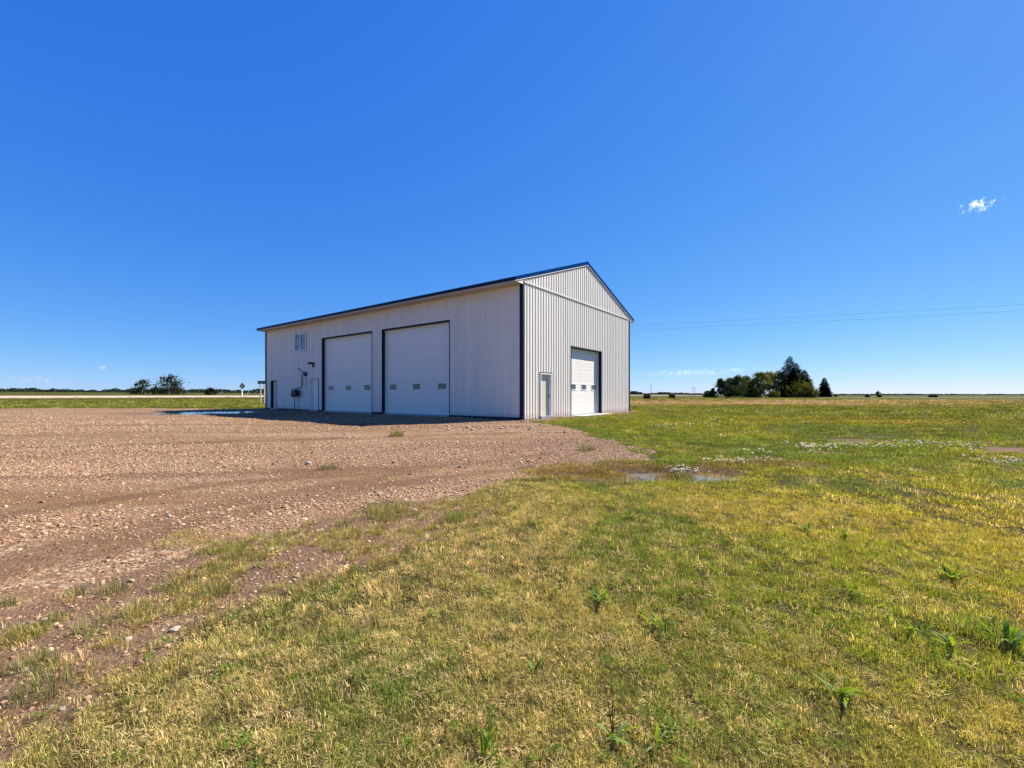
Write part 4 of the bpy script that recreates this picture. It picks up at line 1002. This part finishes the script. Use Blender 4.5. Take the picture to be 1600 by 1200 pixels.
YF = spots([(1390, 663, 2.2, .25, 3.0), (1240, 657, 3.5, .35, 2.2), (1460, 665, 1.6, .3, .6), (1540, 661, 1.5, .25, .5), (1340, 716, .5, .15, .25), (1560, 920, .25, .10, .6), (1500, 908, .18, .06, .5), (1590, 945, .12, .1, .3), (1380, 820, .3, .12, .3), (1280, 788, .15, .1, .1), (1430, 675, .35, .15, .4)], 46)
nn = len(YF)
scatter('yellow_flowers', np.c_[YF, terrain(YF[:, 0], YF[:, 1])], np.c_[rs.normal(0, .1, nn), rs.normal(0, .1, nn), rs.uniform(0, 6, nn)], rs.uniform(.5, .9, nn) * np.clip(YF[:, 1] / 9, .45, 2.4), rs.choice(3, nn, p=[.3, .4, .3]), np.tile([[.60, .34, .01]], (nn, 1)) * rs.uniform(.7, 1.1, (nn, 1)), FP, 'drifts of small yellow flowers in the lawn and the field edge')

# ------------------------------------------------------------------ single weeds, tufts and stones
def leafmesh(seed, l, w_, lift, fold=0.25, lobed=True):
    rng = random.Random(seed); vs = []; fs = []; N = 7
    for i in range(N + 1):
        t = i / N; hw = w_ / 2 * math.sin(math.pi * min(0.97, 0.10 + t * 0.88)) ** 0.8
        if lobed: hw *= (0.72 if i % 2 else 1.12)
        x = l * t; z = lift * l * math.sin(t * 1.9) - 0.12 * l * t * t
        vs += [(x, -hw, z + hw * fold), (x, 0, z), (x, hw, z + hw * fold)]
    for i in range(N):
        a = 3 * i; fs += [(a, a + 1, a + 4, a + 3), (a + 1, a + 2, a + 5, a + 4)]
    mb = MB(); mb.add(vs, fs); return mb
LC = [(0.12, 0.20, 0.030), (0.20, 0.27, 0.085), (0.25, 0.32, 0.020)]
LEAF = []
for k in range(6):
    mb = leafmesh(k, 0.13 + 0.012 * k, 0.026 + 0.003 * (k % 3), 0.16 + 0.07 * (k % 4), 0.3, k % 2 == 0); mb.c = [LC[k % 3]] * len(mb.v)
    o = mb.build('leaf', M['blade_own'], None, True, True); LEAF.append(o.data); bpy.data.objects.remove(o)
def weed(px, py, size, nl, seed, label, upright=0.0, stalks=0):
    rng = random.Random(seed); x, y = pw(px, py); root = empty('broadleaf_weed', (x, y, tz(x, y) + .012)); tag(root, label, 'weed', 'broad leaved weeds in the lawn')
    nl = int(nl * 1.5)
    for k in range(nl):
        o = bpy.data.objects.new('leaf', rng.choice(LEAF)); COL.objects.link(o); o.parent = root; s = size / 0.15 * rng.uniform(.3, 1.2) * 0.5
        o.scale = (s, s, s); o.rotation_euler = (rng.gauss(0, .15), -upright * 0.4 * rng.uniform(.2, 1.2) - rng.uniform(.12, .35), rng.uniform(0, 6.283)); o.location = (rng.gauss(0, .11) * size, rng.gauss(0, .11) * size, 0.006 * k / nl)
    for k in range(stalks):
        mb = MB(); a = rng.uniform(0, 6.28); mb.tube([(0, 0, 0), (.02 * math.cos(a), .02 * math.sin(a), size * .7), (.05 * math.cos(a), .05 * math.sin(a), size * 1.3)], [.003, .002, .0012], 5, True, (.14, .09, .05)); mb.build('stalk', M['blade_own'], root, True, True)
WEEDS = [(938, 942, .24, 14, .25, 0, 'wide dandelion like rosette with pale leaf edges in the lawn below the gable door'),
         (958, 1160, .20, 9, .5, 2, 'dark leaved weed with two brown stalks near the bottom of the lawn'),
         (1022, 1172, .17, 6, .9, 0, 'weed with one long pale upright leaf near the bottom edge'),
         (760, 1192, .18, 4, 1.0, 0, 'two upright dark leaves at the very bottom edge of the lawn'),
         (1482, 905, .22, 12, .35, 0, 'blue green broad leaved weed beside the small yellow flowers on the right'),
         (1575, 1012, .26, 14, .8, 0, 'tall bright green weed clump at the right edge of the lawn'),
         (1486, 1012, .20, 11, .6, 0, 'bright green weed just left of the tall clump at the right edge'),
         (1030, 985, .20, 12, .7, 0, 'grassy green weed right of the wide rosette'),
         (1258, 830, .26, 10, .4, 0, 'dark green weed in the middle of the right lawn'),
         (1320, 840, .22, 10, .4, 0, 'low dark weed right of another dark weed in the right lawn'),
         (1310, 1090, .20, 11, .35, 0, 'low dark green weed left of the bottom right corner'),
         (1330, 930, .20, 10, .35, 0, 'grey green weed patch above the low dark weed on the right'),
         (985, 812, .22, 8, .4, 0, 'pale edged weed below the puddle in the lawn'),
         (1430, 990, .18, 8, .3, 0, 'small dark weed left of the bright green weeds on the right'),
         (832, 1050, .16, 7, .7, 0, 'small upright weed left of centre at the bottom lawn')]
for i, (px, py, sz, nl, up, st, lab) in enumerate(WEEDS): weed(px, py, sz, nl, 500 + i, lab, up, st)
def clump(px, py, wd, h, nb, seed, col, label, dry=.2):
    rng = random.Random(seed); x, y = pw(px, py); mb = MB()
    for k in range(nb):
        a = rng.uniform(0, 6.28); r = wd / 2 * math.sqrt(rng.random()); v = rng.uniform(.55, 1.4); c = tuple(q_ * v for q_ in col)
        if rng.random() < dry: c = (.40 * v, .31 * v, .15 * v)
        px_, py_ = math.cos(a) * r, math.sin(a) * r * .8
        blade(mb, Vector((px_, py_, tz(x + px_, y + py_) - tz(x, y) - .01)), a + rng.gauss(0, .9), 1.45 * h * rng.uniform(.45, 1.1) * (1 - .45 * (r / wd * 2) ** 2), max(.0032, .0007 * y) * rng.uniform(.7, 1.3), rng.uniform(.05, .7), rng, c)
    o = mb.build('grass_tuft', M['blade_own'], None, False, True); o.location = (x, y, tz(x, y)); tag(o, label, 'grass tuft', 'single grass tufts on the gravel')
G1 = (.13, .17, .045); G2 = (.20, .21, .06); G3 = (.11, .15, .06); G4 = (.12, .21, .03)
for i, (px, py, wd, h, nb, c, lab) in enumerate([
    (620, 681, .42, .26, 150, G2, 'lone yellowish grass tuft on the gravel in front of the big overhead doors'),
    (514, 732, .34, .13, 150, G3, 'low green tuft on the gravel right of the pale stone'),
    (916, 704, .40, .17, 160, G3, 'dark green tuft on the gravel below the gable walk door'),
    (472, 692, .15, .06, 40, G3, 'tiny tuft on the gravel left of the lone yellowish tuft'),
    (610, 806, .50, .17, 340, G2, 'big bright tuft at the edge of gravel and lawn, left one of two'),
    (712, 812, .34, .15, 240, G4, 'vivid green tuft at the lawn edge, right of the big bright tuft'),
    (536, 822, .20, .11, 90, G2, 'small tuft on bare earth left of the big bright tuft'),
    (548, 836, .18, .09, 80, G2, 'small tuft casting shade on bare earth just below another'),
    (372, 870, .16, .12, 110, G2, 'upper tuft of two on the gravel edge with dark shade at its foot'),
    (345, 893, .18, .12, 120, G2, 'lower tuft of two on the gravel edge with dark shade at its foot'),
    (325, 862, .20, .09, 80, G2, 'thin tuft on the gravel just left of two shaded tufts'),
    (338, 928, .20, .13, 150, G1, 'spiky green tuft on the bare margin below two shaded tufts'),
    (262, 920, .22, .10, 130, G2, 'yellow green tuft left of the spiky tuft on the bare margin'),
    (178, 925, .20, .11, 120, G2, 'tuft on the gravel edge, above the white stone and to its left'),
    (215, 962, .22, .12, 150, G2, 'leafy tuft above the white stone on the bare margin'),
    (148, 985, .24, .10, 140, G2, 'wide tuft left of the white stone on the bare margin'),
    (88, 968, .18, .10, 110, G2, 'tuft near the left edge of the gravel above a dark shadow'),
    (45, 990, .20, .10, 110, G2, 'tuft in the stony margin close to the left edge'),
    (52, 1045, .22, .13, 160, G2, 'spreading tuft with a strip of shade below it near the left edge'),
    (75, 1080, .30, .14, 260, G2, 'largest tuft of the left edge with a dark hollow beneath'),
    (120, 930, .14, .08, 70, G2, 'small tuft beside stones in the upper left of the margin'),
    (10, 945, .12, .09, 70, G3, 'grey green tuft cut by the left edge of the picture'),
    (755, 1150, .14, .12, 110, G4, 'vivid lime tuft above two upright dark leaves at the bottom edge'),
    (1045, 995, .16, .11, 120, G4, 'fresh green grass tuft beside the grassy weed right of the rosette'),
    (1566, 1000, .36, .13, 320, G4, 'wide lime green grass tuft behind the weed clump at the right edge'),
    (1500, 980, .26, .10, 200, G4, 'lime tuft left of the wide lime one near the right edge'),
    (1302, 1082, .26, .08, 200, G4, 'short green tuft with the low dark weed left of the bottom right corner'),
    (900, 872, .30, .09, 180, G4, 'bright green tuft in the lawn above the wide rosette'),
    (520, 925, .12, .10, 90, G4, 'slim pale green tuft in the lawn right of the bare margin'),
    (1068, 752, .34, .20, 120, G1, 'tuft of marsh grass standing in the lawn puddle')]):
    clump(px, py, wd, h, nb, 700 + i, c, lab)
n = NT('pale_rock')
rn = n.noise(n.pos('obj'), 14, 5)
M['rock'] = n.done(n.pbr(n.mix(rn, (0.26, 0.21, 0.15), (0.44, 0.38, 0.29)), 0.9, 0, n.bump(rn, 0.4, 0.01), 0.2))
def rock(px, py, size, seed, label, group=None):
    rng = random.Random(seed); bm = bmesh.new(); bmesh.ops.create_icosphere(bm, subdivisions=2, radius=1.0)
    for v in bm.verts:
        c = v.co.normalized(); f = 0.75 + 0.5 * float(vnoise(c.x * 1.7 + seed, c.y * 1.7 + c.z * 2.3, seed)); v.co = Vector((c.x * 1.1, c.y * .85, c.z * .62)) * f * size / 2
    mb = MB(); bm.verts.index_update(); mb.add([v.co[:] for v in bm.verts], [[v.index for v in f.verts] for f in bm.faces]); bm.free()
    o = mb.build('stone', M['rock']); x, y = pw(px, py); o.location = (x, y, tz(x, y) + size * .10); o.rotation_euler = (0, 0, rng.uniform(0, 6)); tag(o, label, 'stone', group)
rock(273, 985, .06, 1, 'smooth white stone on the bare margin between gravel and lawn', 'loose pale stones')
rock(482, 725, .13, 2, 'pale stone sitting alone on the gravel left of a low green tuft', 'loose pale stones')
rock(80, 1106, .028, 3, 'small white pebble below the largest tuft at the left edge', 'loose pale stones')
rock(97, 1108, .03, 4, 'flat whitish pebble just right of a small white pebble', 'loose pale stones')
rock(648, 798, .07, 5, 'pale stone at the lawn edge right of the big bright tuft', 'loose pale stones')
rock(200, 1000, .05, 6, 'cream stone below the leafy tuft on the bare margin', 'loose pale stones')
rr = random.Random(3)
for k in range(20):
    px = rr.uniform(690, 850); py = 668.5 + (px - 700) * -0.012 + rr.gauss(0, 2.0) + (3 if rr.random() < .2 else 0)
    rock(px, py, rr.uniform(.06, .16), 20 + k, 'broken pale stone in the row lying on gravel near the shop corner', 'pale stones near the shop corner')
for k in range(16):
    px = rr.uniform(830, 990); t_ = (px - 817) / 166
    rock(px, 660.5 - 10.5 * t_ + rr.gauss(0, .8), rr.uniform(.07, .16), 60 + k, 'small broken stone along the foot of the sunlit gable wall', 'stones along the gable wall')
